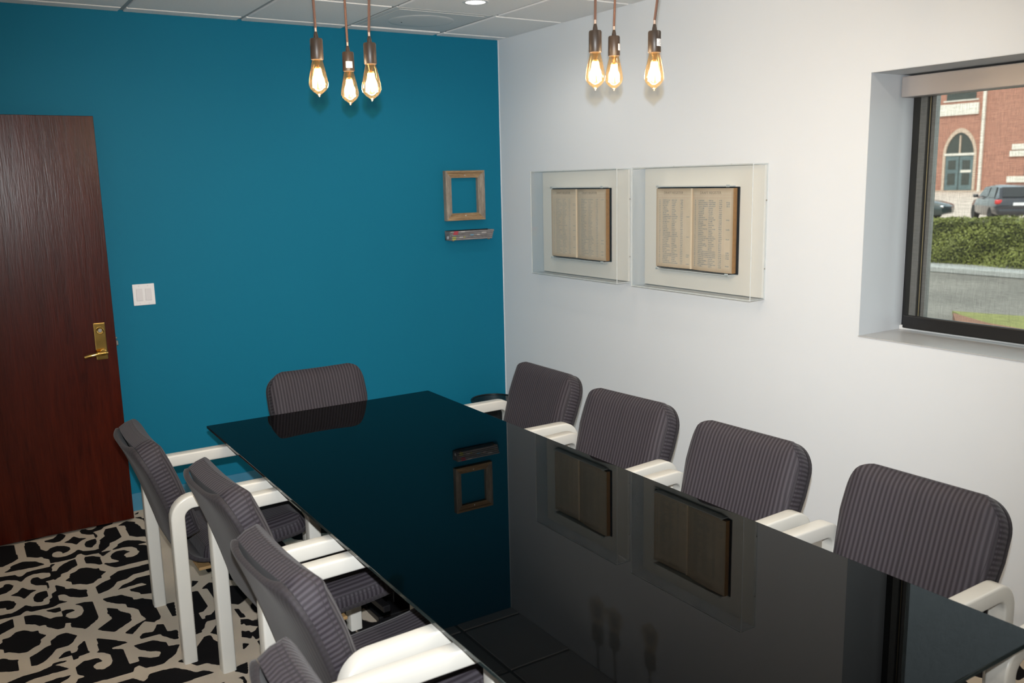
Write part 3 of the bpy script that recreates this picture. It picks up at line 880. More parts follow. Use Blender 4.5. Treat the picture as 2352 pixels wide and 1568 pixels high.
wbar('gasket', 0.303, 0.338, -2.892, -2.888, WZ0+0.05, WZ1-0.05, M['aludark'])
wbar('inner_stile', 0.306, 0.336, -2.908, -2.892, WZ0+0.05, WZ1-0.05, M['alu'])
wbar('glass_pane', 0.318, 0.324, WY1+0.06, -2.905, WZ0+0.05, WZ1-0.05, M['pane'])
for k, (x0, x1, z0, z1) in enumerate(((0.276, 0.292, WZ0, WZ0+0.022),)):
    wbar('sill_nosing', x0, x1, WY1, WY, z0, z1, M['trimwhite'], 0.004)
bm = bmesh.new()   # thin smooth lining of the recess
box(bm, 0.0, 0.29, WY-0.002, WY-0.0003, WZ0+0.005, WZ1-0.002)
box(bm, 0.001, 0.29, WY1+0.0005, WY1+0.006, WZ0+0.005, WZ1-0.005)
box(bm, 0.001, 0.29, WY1+0.0005, WY-0.0005, WZ1-0.002, WZ1-0.0003)
o = link('reveal_lining', bm, M['reveal']); o.parent = win; o.matrix_parent_inverse = Matrix.Translation(win.location).inverted()

wbar('sill_board', -0.004, 0.276, WY1+0.0005, WY-0.0005, WZ0+0.0005, WZ0+0.005, M['sill'])

shade = tag(empty('roller_shade', (0.235, (WY+WY1)/2, 2.16)), 'grey see-through roller shade with black hem bar in the window', 'window shade')
def sh(name, bm, mat, sm=None):
    o = link(name, bm, mat, smooth=sm); o.parent = shade; o.matrix_parent_inverse = Matrix.Translation(shade.location).inverted(); return o
bm = bmesh.new(); box(bm, 0.192, 0.270, WY1+0.004, -2.822, 2.075, 2.158, bev=0.004, seg=2); sh('fascia', bm, M['fascia'])
bm = bmesh.new(); lathe(bm, ((0.026, -(WY-WY1)/2+0.05), (0.026, (WY-WY1)/2-0.05)), 20, (0.237, (WY+WY1)/2, 2.112), axis='y'); sh('roller_tube', bm, M['alu'], 40)
FA = 0.237
bm = bmesh.new()
v = [bm.verts.new(p) for p in ((FA, WY1+0.03, 1.15), (FA, -2.864, 1.15), (FA, -2.850, 2.09), (FA, WY1+0.03, 2.09))]
bm.faces.new(v); sh('screen_fabric', bm, M['shade'])
bm = bmesh.new(); box(bm, 0.228, 0.246, WY1+0.028, -2.862, 1.114, 1.170, bev=0.005, seg=2); sh('hem_bar', bm, M['aludark'])

# ------------------------------------------------------------------ conference table
TX0, TX1, TY0, TY1, TZ = -2.275, -1.125, -4.163, -1.018, 0.687
table = tag(empty('conference_table', ((TX0+TX1)/2, (TY0+TY1)/2, 0)), 'long black mirror-like glass conference table', 'table')
def tb(name, bm, mat, sm=None):
    o = link(name, bm, mat, smooth=sm); o.parent = table; o.matrix_parent_inverse = Matrix.Translation(table.location).inverted(); return o
bm = bmesh.new(); box(bm, TX0, TX1, TY0, TY1, TZ-0.012, TZ, bev=0.0016, seg=2)
bm.normal_update()
for f in bm.faces:
    if abs(f.normal.z) < 0.5: f.material_index = 1
tb('glass_top', bm, [M['glassblack'], M['glassedge']])
for cy in (-1.75, -3.45):
    bm = bmesh.new(); box(bm, -1.78, -1.62, cy-0.16, cy+0.16, 0.03, TZ-0.035, bev=0.006, seg=2); tb('pedestal', bm, M['black'])
    bm = bmesh.new(); box(bm, -1.88, -1.52, cy-0.24, cy+0.24, 0.0, 0.03, bev=0.006, seg=2); tb('foot_plate', bm, M['black'])
    bm = bmesh.new(); box(bm, -1.88, -1.52, cy-0.20, cy+0.20, TZ-0.035, TZ-0.012, bev=0.003); tb('support_plate', bm, M['black'])

# ------------------------------------------------------------------ chairs
def catmull(P, n):
    P = [np.array(p, float) for p in P]
    P = [2*P[0]-P[1]] + P + [2*P[-1]-P[-2]]
    out = []
    m = len(P)-3
    for k in range(n):
        t = k/(n-1)*m
        i = min(int(t), m-1); t -= i
        a, b, c, d = P[i:i+4]
        out.append(0.5*((2*b) + (c-a)*t + (2*a-5*b+4*c-d)*t*t + (3*b-a-3*c+d)*t**3))
    return np.array(out)

STRIPE = 0.0155
def curve_frame(P, n=240):
    """Arc-length sampled (u,z) curve with tangent and normal (normal = tangent turned towards the sitter)."""
    pts = catmull(P, n)
    s = np.concatenate([[0], np.cumsum(np.hypot(*(np.diff(pts, axis=0).T)))])
    tan = np.gradient(pts, axis=0); tan /= np.hypot(tan[:, 0], tan[:, 1])[:, None]
    return pts, s, tan

def at_s(cv, s):
    pts, S, tan = cv
    x = np.interp(s, S, pts[:, 0]); z = np.interp(s, S, pts[:, 1])
    tx = np.interp(s, S, tan[:, 0]); tz = np.interp(s, S, tan[:, 1])
    l = math.hypot(tx, tz)
    return x, z, tx/l, tz/l

def round_rows(s0, s1, r0, r1, n):
    """Row parameters with corner inset so that the outline has rounded ends."""
    rows = []
    for k in range(12):
        a = PI/2*(1-k/11)
        rows.append((s0 + r0*(1-math.sin(a)), r0*(1-math.cos(a))))
    for k in range(1, n):
        rows.append((s0+r0 + (s1-r1-s0-r0)*k/n, 0.0))
    for k in range(12):
        a = PI/2*k/11
        rows.append((s1 - r1*(1-math.sin(a)), r1*(1-math.cos(a))))
    return rows

def slab(cv, sgn, rows, hw, base, thick, dome, lip=0.0, nv=18, stripes=True, along=False, bow=0.0, soft=0.07):
    """Upholstered slab on a curve. rows=(s,inset); hw(s) half width; base(s,v),thick(s) offsets along the sitter normal;
    dome height of the front face. Returns a bmesh with stripe UVs."""
    bm = bmesh.new()
    uvl = bm.loops.layers.uv.new('UVMap')
    S0, S1 = rows[0][0], rows[-1][0]
    vv = [math.sin(PI/2*(-1+2*j/nv)) for j in range(nv+1)]
    front, back, info = [], [], []
    for s, ins in rows:
        x, z, tx, tz = at_s(cv, s)
        nx, nz = -tz*sgn, tx*sgn
        w = hw(s)-ins
        fr, bk, inf = [], [], []
        for v in vv:
            y = w*v
            e = min(hw(s)-abs(y), s-S0, S1-s)
            e2 = max(0.0, min(1.0, e/soft))
            d = dome*(1-(1-e2)**2.2)
            b = base(s) + lip*abs(v)**4 + bow*v*v
            f = b + thick(s) + d
            fr.append(bm.verts.new((x+nx*f, y, z+nz*f)))
            bk.append(bm.verts.new((x+nx*b, y, z+nz*b)))
            inf.append((y/STRIPE, max(0.0, e)))
        front.append(fr); back.append(bk); info.append(inf)
    R = len(rows)
    def face(vs, uvs, mi=0):
        f = bm.faces.new(vs)
        f.smooth = True
        f.material_index = mi
        for l, uv in zip(f.loops, uvs): l[uvl].uv = uv
        return f
    for i in range(R-1):
        for j in range(nv):
            q = [(i, j), (i, j+1), (i+1, j+1), (i+1, j)]
            face([front[a][b] for a, b in q], [info[a][b] for a, b in q])
            face([back[a][b] for a, b in reversed(q)], [(info[a][b][0], 0.3) for a, b in reversed(q)])
    loop = [(0, j) for j in range(nv+1)] + [(i, nv) for i in range(1, R)] + [(R-1, j) for j in range(nv-1, -1, -1)] + [(i, 0) for i in range(R-2, 0, -1)]
    per = [0.0]
    for a, b in zip(loop, loop[1:]+loop[:1]):
        per.append(per[-1] + (front[a[0]][a[1]].co-front[b[0]][b[1]].co).length)
    mid = []   # boxing bulges a little
    for k, (a, b) in enumerate(loop):
        c = (front[a][b].co + back[a][b].co)/2
        mid.append((front[a][b], back[a][b], c))
    n = len(loop)
    cen = sum((m_[2] for m_ in mid), Vector())/n
    mv = [bm.verts.new(c + (c-cen).normalized()*0.004) for _, _, c in mid]
    for k in range(n):
        k2 = (k+1) % n
        p0, p1 = per[k]/STRIPE, per[k+1]/STRIPE
        fa, ba = front[loop[k][0]][loop[k][1]], back[loop[k][0]][loop[k][1]]
        fb, bb = front[loop[k2][0]][loop[k2][1]], back[loop[k2][0]][loop[k2][1]]
        face([fa, mv[k], mv[k2], fb], [(p0, 0.0), (p0, 0.02), (p1, 0.02), (p1, 0.0)])
        face([mv[k], ba, bb, mv[k2]], [(p0, 0.02), (p0, 0.05), (p1, 0.05), (p1, 0.02)])
    return bm

U0 = 0.2825      # local x = u - U0, u measured forward from the back of the rear legs
shell_curve = [(p[0]-U0, p[1]) for p in ((0.555, 0.398), (0.50, 0.380), (0.40, 0.366), (0.28, 0.358), (0.17, 0.352), (0.10, 0.362), (0.052, 0.400), (0.030, 0.470), (0.008, 0.550), (-0.020, 0.640), (-0.052, 0.730), (-0.080, 0.795), (-0.095, 0.827))]
scv = curve_frame(shell_curve)
LS = scv[1][-1]
def s_at_z(zv, back=True):
    pts, S, _ = scv
    k = len(S)//2
    return float(np.interp(zv, pts[k:, 1], S[k:]))

def make_chair():
    root = empty('conference_chair')
    # bent side frames: rear leg, arm and front leg in one piece
    t = 0.050
    R = 0.085
    pts, nrm = [], []
    def arc(cx, cz, a0, a1, n=9):
        for k in range(n):
            a = math.radians(a0 + (a1-a0)*k/(n-1))
            pts.append((cx+(R-t/2)*math.cos(a)-U0, cz+(R-t/2)*math.sin(a))); nrm.append((math.cos(a), math.sin(a)))
    AH, FD = 0.655, 0.565
    pts.append((t/2-U0, 0.0)); nrm.append((-1, 0))
    pts.append((t/2-U0, 0.006)); nrm.append((-1, 0))
    pts.append((t/2-U0, AH-R)); nrm.append((-1, 0))
    arc(R, AH-R, 180, 90)
    pts.append((FD/2-U0, AH-t/2)); nrm.append((0, 1))
    arc(FD-R, AH-R, 90, 0)
    pts.append((FD-t/2-U0, 0.006)); nrm.append((1, 0))
    pts.append((FD-t/2-U0, 0.0)); nrm.append((1, 0))
    for sgn in (1, -1):
        bm = bmesh.new()
        sweep_rect(bm, pts, nrm, 0.026, t/2, 0.007, yoff=sgn*0.2785)
        link('arm_frame', bm, M['frame'], root, smooth=50)
    for u, z in ((0.16, 0.322), (0.43, 0.330)):
        bm = bmesh.new(); box(bm, u-U0-0.014, u-U0+0.014, -0.2535, 0.2535, z-0.012, z+0.012, bev=0.003)
        link('seat_rail', bm, M['black'], root)
    bm = bmesh.new(); box(bm, 0.10-U0, 0.30-U0, -0.215, 0.215, 0.318, 0.330, bev=0.002)
    link('seat_board', bm, M['ply'], root)
    # shell: seat pan and back in one upholstered sheet, its rim curling forward
    zb = s_at_z(0.50)
    def shw(s):
        k = max(0.0, min(1.0, (s-zb)/(LS-zb)))
        return 0.234 + 0.022*min(1.0, k*1.9) - 0.006*k
    rows = round_rows(0.0, LS, 0.05, 0.095, 34)
    bm = slab(scv, -1, rows, shw, lambda s: -0.020, lambda s: 0.016, 0.0, lip=0.020, nv=26)
    link('shell', bm, M['fabric_shell'], root, smooth=60)
    # back cushion
    s0, s1 = s_at_z(0.445), LS+0.004
    def bw(s):
        k = max(0.0, min(1.0, (s-s0)/(s1-s0)))
        return 0.222 + 0.032*min(1.0, k*1.7) - 0.008*k
    def bth(s):
        k = (s-s0)/(s1-s0)
        return 0.064 - 0.012*max(0.0, min(1.0, k))
    bm = slab(scv, -1, round_rows(s0, s1, 0.05, 0.10, 22), bw, lambda s: 0.004+0.012*max(0, (s-s0)/(s1-s0)-0.45), bth, 0.028, nv=30, bow=0.008, soft=0.065)
    link('back_cushion', bm, M['fabric_back'], root, smooth=70)
    # seat cushion
    e0, e1 = 0.006, s_at_z(0.395)-0.085
    bm = slab(scv, -1, round_rows(e0, e1, 0.06, 0.03, 18), lambda s: 0.232, lambda s: 0.004, lambda s: 0.052, 0.028, nv=22)
    link('seat_cushion', bm, M['fabric'], root, smooth=70)
    return root

chair0 = make_chair()
GRP = 'striped armchairs around the black glass table'
used = [False]
def place_chair(cx, cy, rz, label):
    o = chair0 if not used[0] else copy_tree(chair0)
    used[0] = True
    o.location = (cx, cy, 0)
    o.rotation_euler = (0, 0, rz)
    tag(o, label, 'chair', GRP)
    return o
# cx for a chair facing +x: rear of legs + U0 ; facing -x: rear - U0
for rear, cy, tw, lab in ((-2.618, -1.552, 0.0, 'striped grey armchair nearest the wooden door, first along that table side'),
                      (-2.502, -2.246, 0.045, 'striped grey armchair second from the wooden door along that table side'),
                      (-2.540, -2.968, 0.045, 'striped grey armchair third from the wooden door along that table side'),
                      (-2.690, -3.640, 0.0, 'striped grey armchair cut by the lower picture edge, fourth from the door')):
    place_chair(rear+U0, cy, tw, lab)
for rear, cy, tw, lab in ((-0.785, -1.590, 0.0, 'striped grey armchair beside the black wastebasket in the far corner'),
                      (-0.826, -2.310, 0.10, 'striped grey armchair second from the corner on the white wall side'),
                      (-0.834, -2.972, 0.05, 'striped grey armchair third from the corner on the white wall side'),
                      (-0.808, -3.640, 0.015, 'striped grey armchair below the window, its full near arm in view'),
                      (-0.635, -4.382, 0.0, 'armchair at the near table corner, only its cream front leg in view')):
    place_chair(rear-U0, cy, PI+tw, lab)
place_chair(-1.680, -0.885-U0, -PI/2, 'striped grey armchair at the far end of the table, before the teal wall')

# ------------------------------------------------------------------ door, standing open against the teal wall
door = tag(empty('door_1', (-2.958, -0.13, 0)), 'dark red-brown wooden door standing open against the teal wall', kind='structure')
def dr(name, bm, mat, sm=None, parent=None):
    o = link(name, bm, mat, smooth=sm)
    p = parent or door
    o.parent = p
    o.matrix_parent_inverse = Matrix.Translation(door.location).inverted()
    return o
bm = bmesh.new(); box(bm, -3.416, -2.5, -0.155, -0.110, 0.012, 2.137, bev=0.0015); dr('door_slab', bm, M['mahogany'])
bm = bmesh.new(); box(bm, -2.602, -2.546, -0.1615, -0.155, 0.903, 1.096, bev=0.004, seg=2); dr('lock_plate', bm, M['brass'])
bm = bmesh.new(); lathe(bm, ((0.0195, 0.0), (0.0195, -0.005), (0.0165, -0.0075), (0.0125, -0.0055), (0.0125, -0.0035)), 28, (-2.573, -0.1615, 1.056), axis='y'); dr('lock_cylinder', bm, M['brass'], 35)
bm = bmesh.new(); lathe(bm, ((0.010, 0.0), (0.010, -0.0045), (0.009, -0.0055)), 20, (-2.573, -0.1615, 1.056), axis='y'); box(bm, -2.5738, -2.5722, -0.1674, -0.165, 1.050, 1.062); dr('key_plug', bm, M['steel'], 35)
bm = bmesh.new(); lathe(bm, ((0.016, 0.0), (0.016, -0.006), (0.011, -0.010), (0.010, -0.045)), 24, (-2.566, -0.1615, 0.940), axis='y'); dr('lever_hub', bm, M['brass'], 35)
bm = bmesh.new()
tube(bm, [(-2.552, -0.208, 0.943), (-2.566, -0.210, 0.943), (-2.60, -0.210, 0.941), (-2.64, -0.208, 0.936), (-2.662, -0.204, 0.931)], [0.008, 0.0115, 0.0105, 0.0095, 0.009], 12); dr('lever', bm, M['brass'], 60)
bm = bmesh.new(); box(bm, -2.5, -2.4988, -0.146, -0.119, 0.93, 1.05); dr('latch_plate', bm, M['steel'])
bm = bmesh.new(); box(bm, -2.4988, -2.487, -0.140, -0.124, 0.965, 0.992, bev=0.003); dr('latch_bolt', bm, M['steel'])
bm = bmesh.new(); box(bm, -2.4988, -2.491, -0.138, -0.126, 1.000, 1.010, bev=0.002); dr('dead_latch', bm, M['steel'])

# ------------------------------------------------------------------ light switch
sw = tag(empty('light_switch', (-2.315, 0, 1.206)), 'white double rocker light switch on the teal wall beside the door', 'switch')
bm = bmesh.new(); box(bm, -0.056, 0.056, -0.006, 0, -0.058, 0.058, bev=0.003, seg=2); link('cover_plate', bm, M['plastic'], sw)
for x in (-0.023, 0.023):
    bm = bmesh.new(); box(bm, x-0.0165, x+0.0165, -0.0095, -0.004, -0.033, 0.033, bev=0.0015)
    for v in bm.verts:
        if v.co.z > 0 and v.co.y < -0.006: v.co.y += 0.0022
    link('rocker', bm, M['plastic2'], sw)
    for z in (-0.048, 0.048):
        bm = bmesh.new(); lathe(bm, ((0.003, 0), (0.003, -0.0008), (0.002, -0.0014)), 12, (x, -0.006, z), axis='y'); link('screw', bm, M['plastic2'], sw)

# ------------------------------------------------------------------ barnwood frame and ledge on the teal wall
FX0, FX1, FZ0, FZ1 = -0.443, -0.152, 1.525, 1.845
fr = tag(empty('picture_frame', ((FX0+FX1)/2, 0, FZ0)), 'empty rustic barnwood picture frame on the teal wall', 'frame')
def rail(name, mat, a, b, inner, din, axis):
    """Mitred rail with a raised outer lip stepping down to the inner face."""
    bm = bmesh.new()
    prof = ((0.0, 0.0), (0.0, -0.036), (0.014, -0.036), (0.018, -0.030), (0.046, -0.026), (0.046, 0.0))
    rings = []
    for end, dirn in ((a, 1), (b, -1)):
        ring = []
        for off, y in prof:
            e = end + dirn*off
            o = inner + din*off
            ring.append(bm.verts.new((e, y, o) if axis == 'x' else (o, y, e)))
        rings.append(ring)
    n = len(prof)
    for k in range(n):
        bm.faces.new((rings[0][k], rings[0][(k+1) % n], rings[1][(k+1) % n], rings[1][k]))
    bm.faces.new(rings[0]); bm.faces.new(rings[1])
    o = link(name, bm, mat); o.parent = fr; o.matrix_parent_inverse = Matrix.Translation(fr.location).inverted()
    return o
rail('top_rail', M['barn_h'], FX0, FX1, FZ1, -1, 'x')
rail('bottom_rail', M['barn_h'], FX0, FX1, FZ0, 1, 'x')
rail('side_rail', M['barn_v'], FZ0, FZ1, FX0, 1, 'z')
rail('side_rail', M['barn_v'], FZ0, FZ1, FX1, -1, 'z')
for z in (FZ1-0.031, FZ0+0.030):
    bm = bmesh.new(); lathe(bm, ((0.0042, 0), (0.0042, -0.002), (0.002, -0.0032)), 12, ((FX0+FX1)/2, -0.0285, z), axis='y')
    o = link('screw', bm, M['silver']); o.parent = fr; o.matrix_parent_inverse = Matrix.Translation(fr.location).inverted()

LX0, LX1, LZ = -0.447, -0.118, 1.400
ledge = tag(empty('wall_ledge', ((LX0+LX1)/2, 0, LZ)), 'small grey strip-built tray shelf under the barnwood frame', 'shelf')
def lg(name, bm, mat):
    o = link(name, bm, mat); o.parent = ledge; o.matrix_parent_inverse = Matrix.Translation(ledge.location).inverted(); return o
DEP = 0.085
bm = bmesh.new(); box(bm, LX0+0.012, LX1-0.012, -DEP+0.016, -0.002, LZ, LZ+0.008); lg('tray_floor', bm, M['greywood'])
bm = bmesh.new(); box(bm, LX0+0.004, LX1-0.004, -0.010, -0.001, LZ, LZ+0.062); lg('back_board', bm, M['black'])
for k in range(5):
    z = LZ+0.002+k*0.0118
    dy = 0.0035*k
    ex = 0.0035*k
    bm = bmesh.new(); box(bm, LX0+0.014-ex, LX1-0.014+ex, -DEP+0.014-dy, -DEP+0.020-dy, z, z+0.0098, bev=0.001); lg('strip', bm, M['greywood'])
for x0, x1 in ((LX0+0.006, LX0+0.012), (LX1-0.012, LX1-0.006)):
    s_ = -1 if x0 < -0.3 else 1
    bm = bmesh.new()
    vs_ = [bm.verts.new((x+s_*0.008*(z > LZ+0.03), y, z)) for x in (x0, x1) for y in (-DEP+0.020, -0.010) for z in (LZ, LZ+0.060)]
    for v in vs_:
        if v.co.z > LZ+0.03 and v.co.y < -0.03: v.co.y -= 0.014
    for f in ((0, 1, 3, 2), (4, 6, 7, 5), (0, 4, 5, 1), (2, 3, 7, 6), (0, 2, 6, 4), (1, 5, 7, 3)): bm.faces.new([vs_[i] for i in f])
    lg('end_board', bm, M['greywood'])
patch = {'red': plain('red_print', (0.55, 0.05, 0.08), 0.7), 'green': plain('lime_print', (0.42, 0.45, 0.10), 0.7), 'blue': plain('blue_print', (0.18, 0.36, 0.50), 0.7), 'pale': plain('pale_print', (0.48, 0.45, 0.44), 0.7)}
for col, x0, x1, k in (('red', 0.025, 0.058, 4), ('red', 0.022, 0.056, 3), ('pale', 0.078, 0.105, 4), ('green', 0.020, 0.045, 1), ('green', 0.020, 0.045, 0), ('pale', 0.070, 0.098, 1), ('green', 0.104, 0.112, 1), ('blue', 0.150, 0.175, 2), ('pale', 0.200, 0.222, 2), ('pale', 0.235, 0.270, 3)):
    z = LZ+0.002+k*0.0118
    dy = 0.0035*k
    bm = bmesh.new(); box(bm, LX0+x0, LX0+x1, -DEP+0.0132-dy, -DEP+0.0142-dy, z+0.001, z+0.0088); lg('printed_patch', bm, patch[col])
for x in (LX0+0.03, LX1-0.03):
    bm = bmesh.new(); box(bm, x-0.006, x+0.006, -DEP+0.018, -DEP+0.03, LZ-0.004, LZ, bev=0.001); lg('foot', bm, M['ply'])
bm = bmesh.new(); lathe(bm, ((0.010, 0), (0.010, -0.002)), 14, (LX0+0.002, -0.045, LZ+0.018), axis='x'); lg('end_disc', bm, M['plastic2'])

# ------------------------------------------------------------------ acrylic display cases with ledgers
def text_obj(txt, size, loc, mat, parent, inv, name='heading'):
    cu = bpy.data.curves.new(name, 'FONT')
    cu.body = txt; cu.size = size; cu.extrude = 0.0002
    cu.align_x = 'CENTER'; cu.align_y = 'CENTER'
    cu.materials.append(mat)
    tmp = bpy.data.objects.new(name, cu)
    me = bpy.data.meshes.new_from_object(tmp)
    bpy.data.objects.remove(tmp)
    o = bpy.data.objects.new(name, me)
    C.objects.link(o)
    o.parent = parent
    o.matrix_parent_inverse = inv_of(parent)
    o.matrix_basis = Matrix(((0, 0, -1, loc[0]), (-1, 0, 0, loc[1]), (0, 1, 0, loc[2]), (0, 0, 0, 1)))
    return o

CG, CZ0, CZ1 = 0.104, 1.2, 1.826
def pane_box(x0, x1, y0, y1, z0, z1, thin):
    bm = bmesh.new(); box(bm, x0, x1, y0, y1, z0, z1)
    bm.normal_update()
    for f in bm.faces:
        n = f.normal
        if abs(n[thin]) < 0.5: f.material_index = 1
    return bm
def display_case(ya, yb, label):
    """ya (far end) > yb (near end)"""
    root = tag(empty('display_case', (0, (ya+yb)/2, CZ0)), label, 'display case', 'clear acrylic cases on the white wall')
    inv = Matrix.Translation(root.location).inverted()
    def add(name, bm, mat):
        o = link(name, bm, mat); o.parent = root; o.matrix_parent_inverse = inv; return o
    T = 0.005
    AM = [M['acrylic'], M['acrylic_edge']]
    bm = bmesh.new(); box(bm, -0.016, -0.002, yb+0.007, ya-0.007, CZ0+0.007, CZ1-0.007, bev=0.001); add('backing_board', bm, M['linen'])
    add('front_pane', pane_box(-CG, -CG+T, yb, ya, CZ0, CZ1, 0), AM)
    add('side_pane', pane_box(-CG+T, -0.002, ya-T, ya, CZ0, CZ1, 1), AM)
    add('side_pane', pane_box(-CG+T, -0.002, yb, yb+T, CZ0, CZ1, 1), AM)
    add('top_pane', pane_box(-CG+T, -0.002, yb+T, ya-T, CZ1-T, CZ1, 2), AM)
    add('bottom_pane', pane_box(-CG+T, -0.002, yb+T, ya-T, CZ0, CZ0+T, 2), AM)
    for z in (1.66, 1.345):
        bm = bmesh.new(); lathe(bm, ((0.0035, 0), (0.0035, -0.002), (0.002, -0.003)), 12, (-0.010, yb, z), axis='y'); add('screw', bm, M['steel'])
    for y in (ya-0.22, yb+0.22):
        bm = bmesh.new(); lathe(bm, ((0.0035, 0), (0.0035, 0.002), (0.002, 0.003)), 12, (-0.010, y, CZ1), axis='z'); add('screw', bm, M['steel'])
    return root

def ledger(yl, yr, z0, z1, mats, label, gut):
    """Open register: yl far (left) edge > yr near (right) edge."""
    X0 = -0.0165
    root = tag(empty('ledger_book', (X0, (yl+yr)/2, z0)), label, 'book', 'open draft registers in the acrylic cases')
    inv = Matrix.Translation(root.location).inverted()
    def add(name, bm, mat, sm=None, parent=None):
        o = link(name, bm, mat, smooth=sm); o.parent = parent or root; o.matrix_parent_inverse = inv; return o
    bm = bmesh.new(); box(bm, X0-0.007, X0, yr, yl, z0, z1, bev=0.003, seg=2); add('cover', bm, M['cover'])
    yg = yl + (yr-yl)*gut
    for (a, b, tk, mt, nm) in ((yl-0.005, yg, 0.010, mats[0], 'left'), (yg, yr+0.012, 0.026, mats[1], 'right')):
        bm = bmesh.new(); uvl = bm.loops.layers.uv.new('UVMap')
        n = 14
        zt, zb = z1-0.006, z0+0.006
        top, bot = [], []
        for k in range(n+1):
            t_ = k/n
            y = a + (b-a)*t_
            g = (1-t_) if nm == 'left' else t_      # 0 at the gutter
            x = X0-0.007-tk*(1-(1-g)**4)*0.85 - tk*0.15
            if g < 0.02: x += tk*0.05
            top.append(bm.verts.new((x, y, zt))); bot.append(bm.verts.new((x, y, zb)))
        tb_ = [bm.verts.new((X0-0.007, a + (b-a)*k/n, zt)) for k in range(n+1)]
        bb_ = [bm.verts.new((X0-0.007, a + (b-a)*k/n, zb)) for k in range(n+1)]
        for k in range(n):
            f = bm.faces.new((top[k], top[k+1], bot[k+1], bot[k])); f.smooth = True
            for l, uv in zip(f.loops, ((k/n, 1), ((k+1)/n, 1), ((k+1)/n, 0), (k/n, 0))): l[uvl].uv = uv
            for q in ((top[k], tb_[k], tb_[k+1], top[k+1]), (bot[k], bot[k+1], bb_[k+1], bb_[k])):
                f = bm.faces.new(q); f.material_index = 1
        for k in (0, n):
            f = bm.faces.new((top[k], bot[k], bb_[k], tb_[k])); f.material_index = 1
        pg = add('page_block', bm, [mt, M['pageedge']], 40)
        if nm == 'right':
            bm = bmesh.new(); box(bm, X0-0.020, X0-0.006, yg-0.004, yg+0.004, z0+0.006, z1-0.006, bev=0.002); add('gutter_fold', bm, M['fold'])
        text_obj('DRAFT REGISTER', 0.0185, (X0-0.0075-tk*1.0-0.0006, (a+b)/2, z1-0.028), M['heading'], pg, inv)
    return root

def clips(parent_case, yl, yr, z0, z1):
    inv = Matrix.Translation(parent_case.location).inverted()
    for z in (z0-0.006, z1+0.001):
        bm = bmesh.new(); box(bm, -0.060, -0.016, yr+0.03, yl-0.03, z, z+0.005)
        box(bm, -0.060, -0.056, yr+0.03, yr+0.05, z-0.002, z+0.010); box(bm, -0.060, -0.056, yl-0.05, yl-0.03, z-0.002, z+0.010)
        o = link('book_ledge', bm, M['acrylic_edge']); o.parent = parent_case; o.matrix_parent_inverse = inv

c1 = display_case(-0.505, -1.342, 'clear acrylic wall case nearer the corner, holding the smaller-looking open register')
c2 = display_case(-1.466, -2.303, 'clear acrylic wall case nearer the window, holding an open register')
ledger(-0.624, -1.194, 1.306, 1.722, M['pages_far'], 'old open register with faint handwriting in the case nearer the corner', 0.45)
ledger(-1.579, -2.150, 1.306, 1.722, M['pages_near'], 'old open register with dark blue handwriting in the case nearer the window', 0.46)
clips(c1, -0.624, -1.194, 1.306, 1.722)
clips(c2, -1.579, -2.150, 1.306, 1.722)

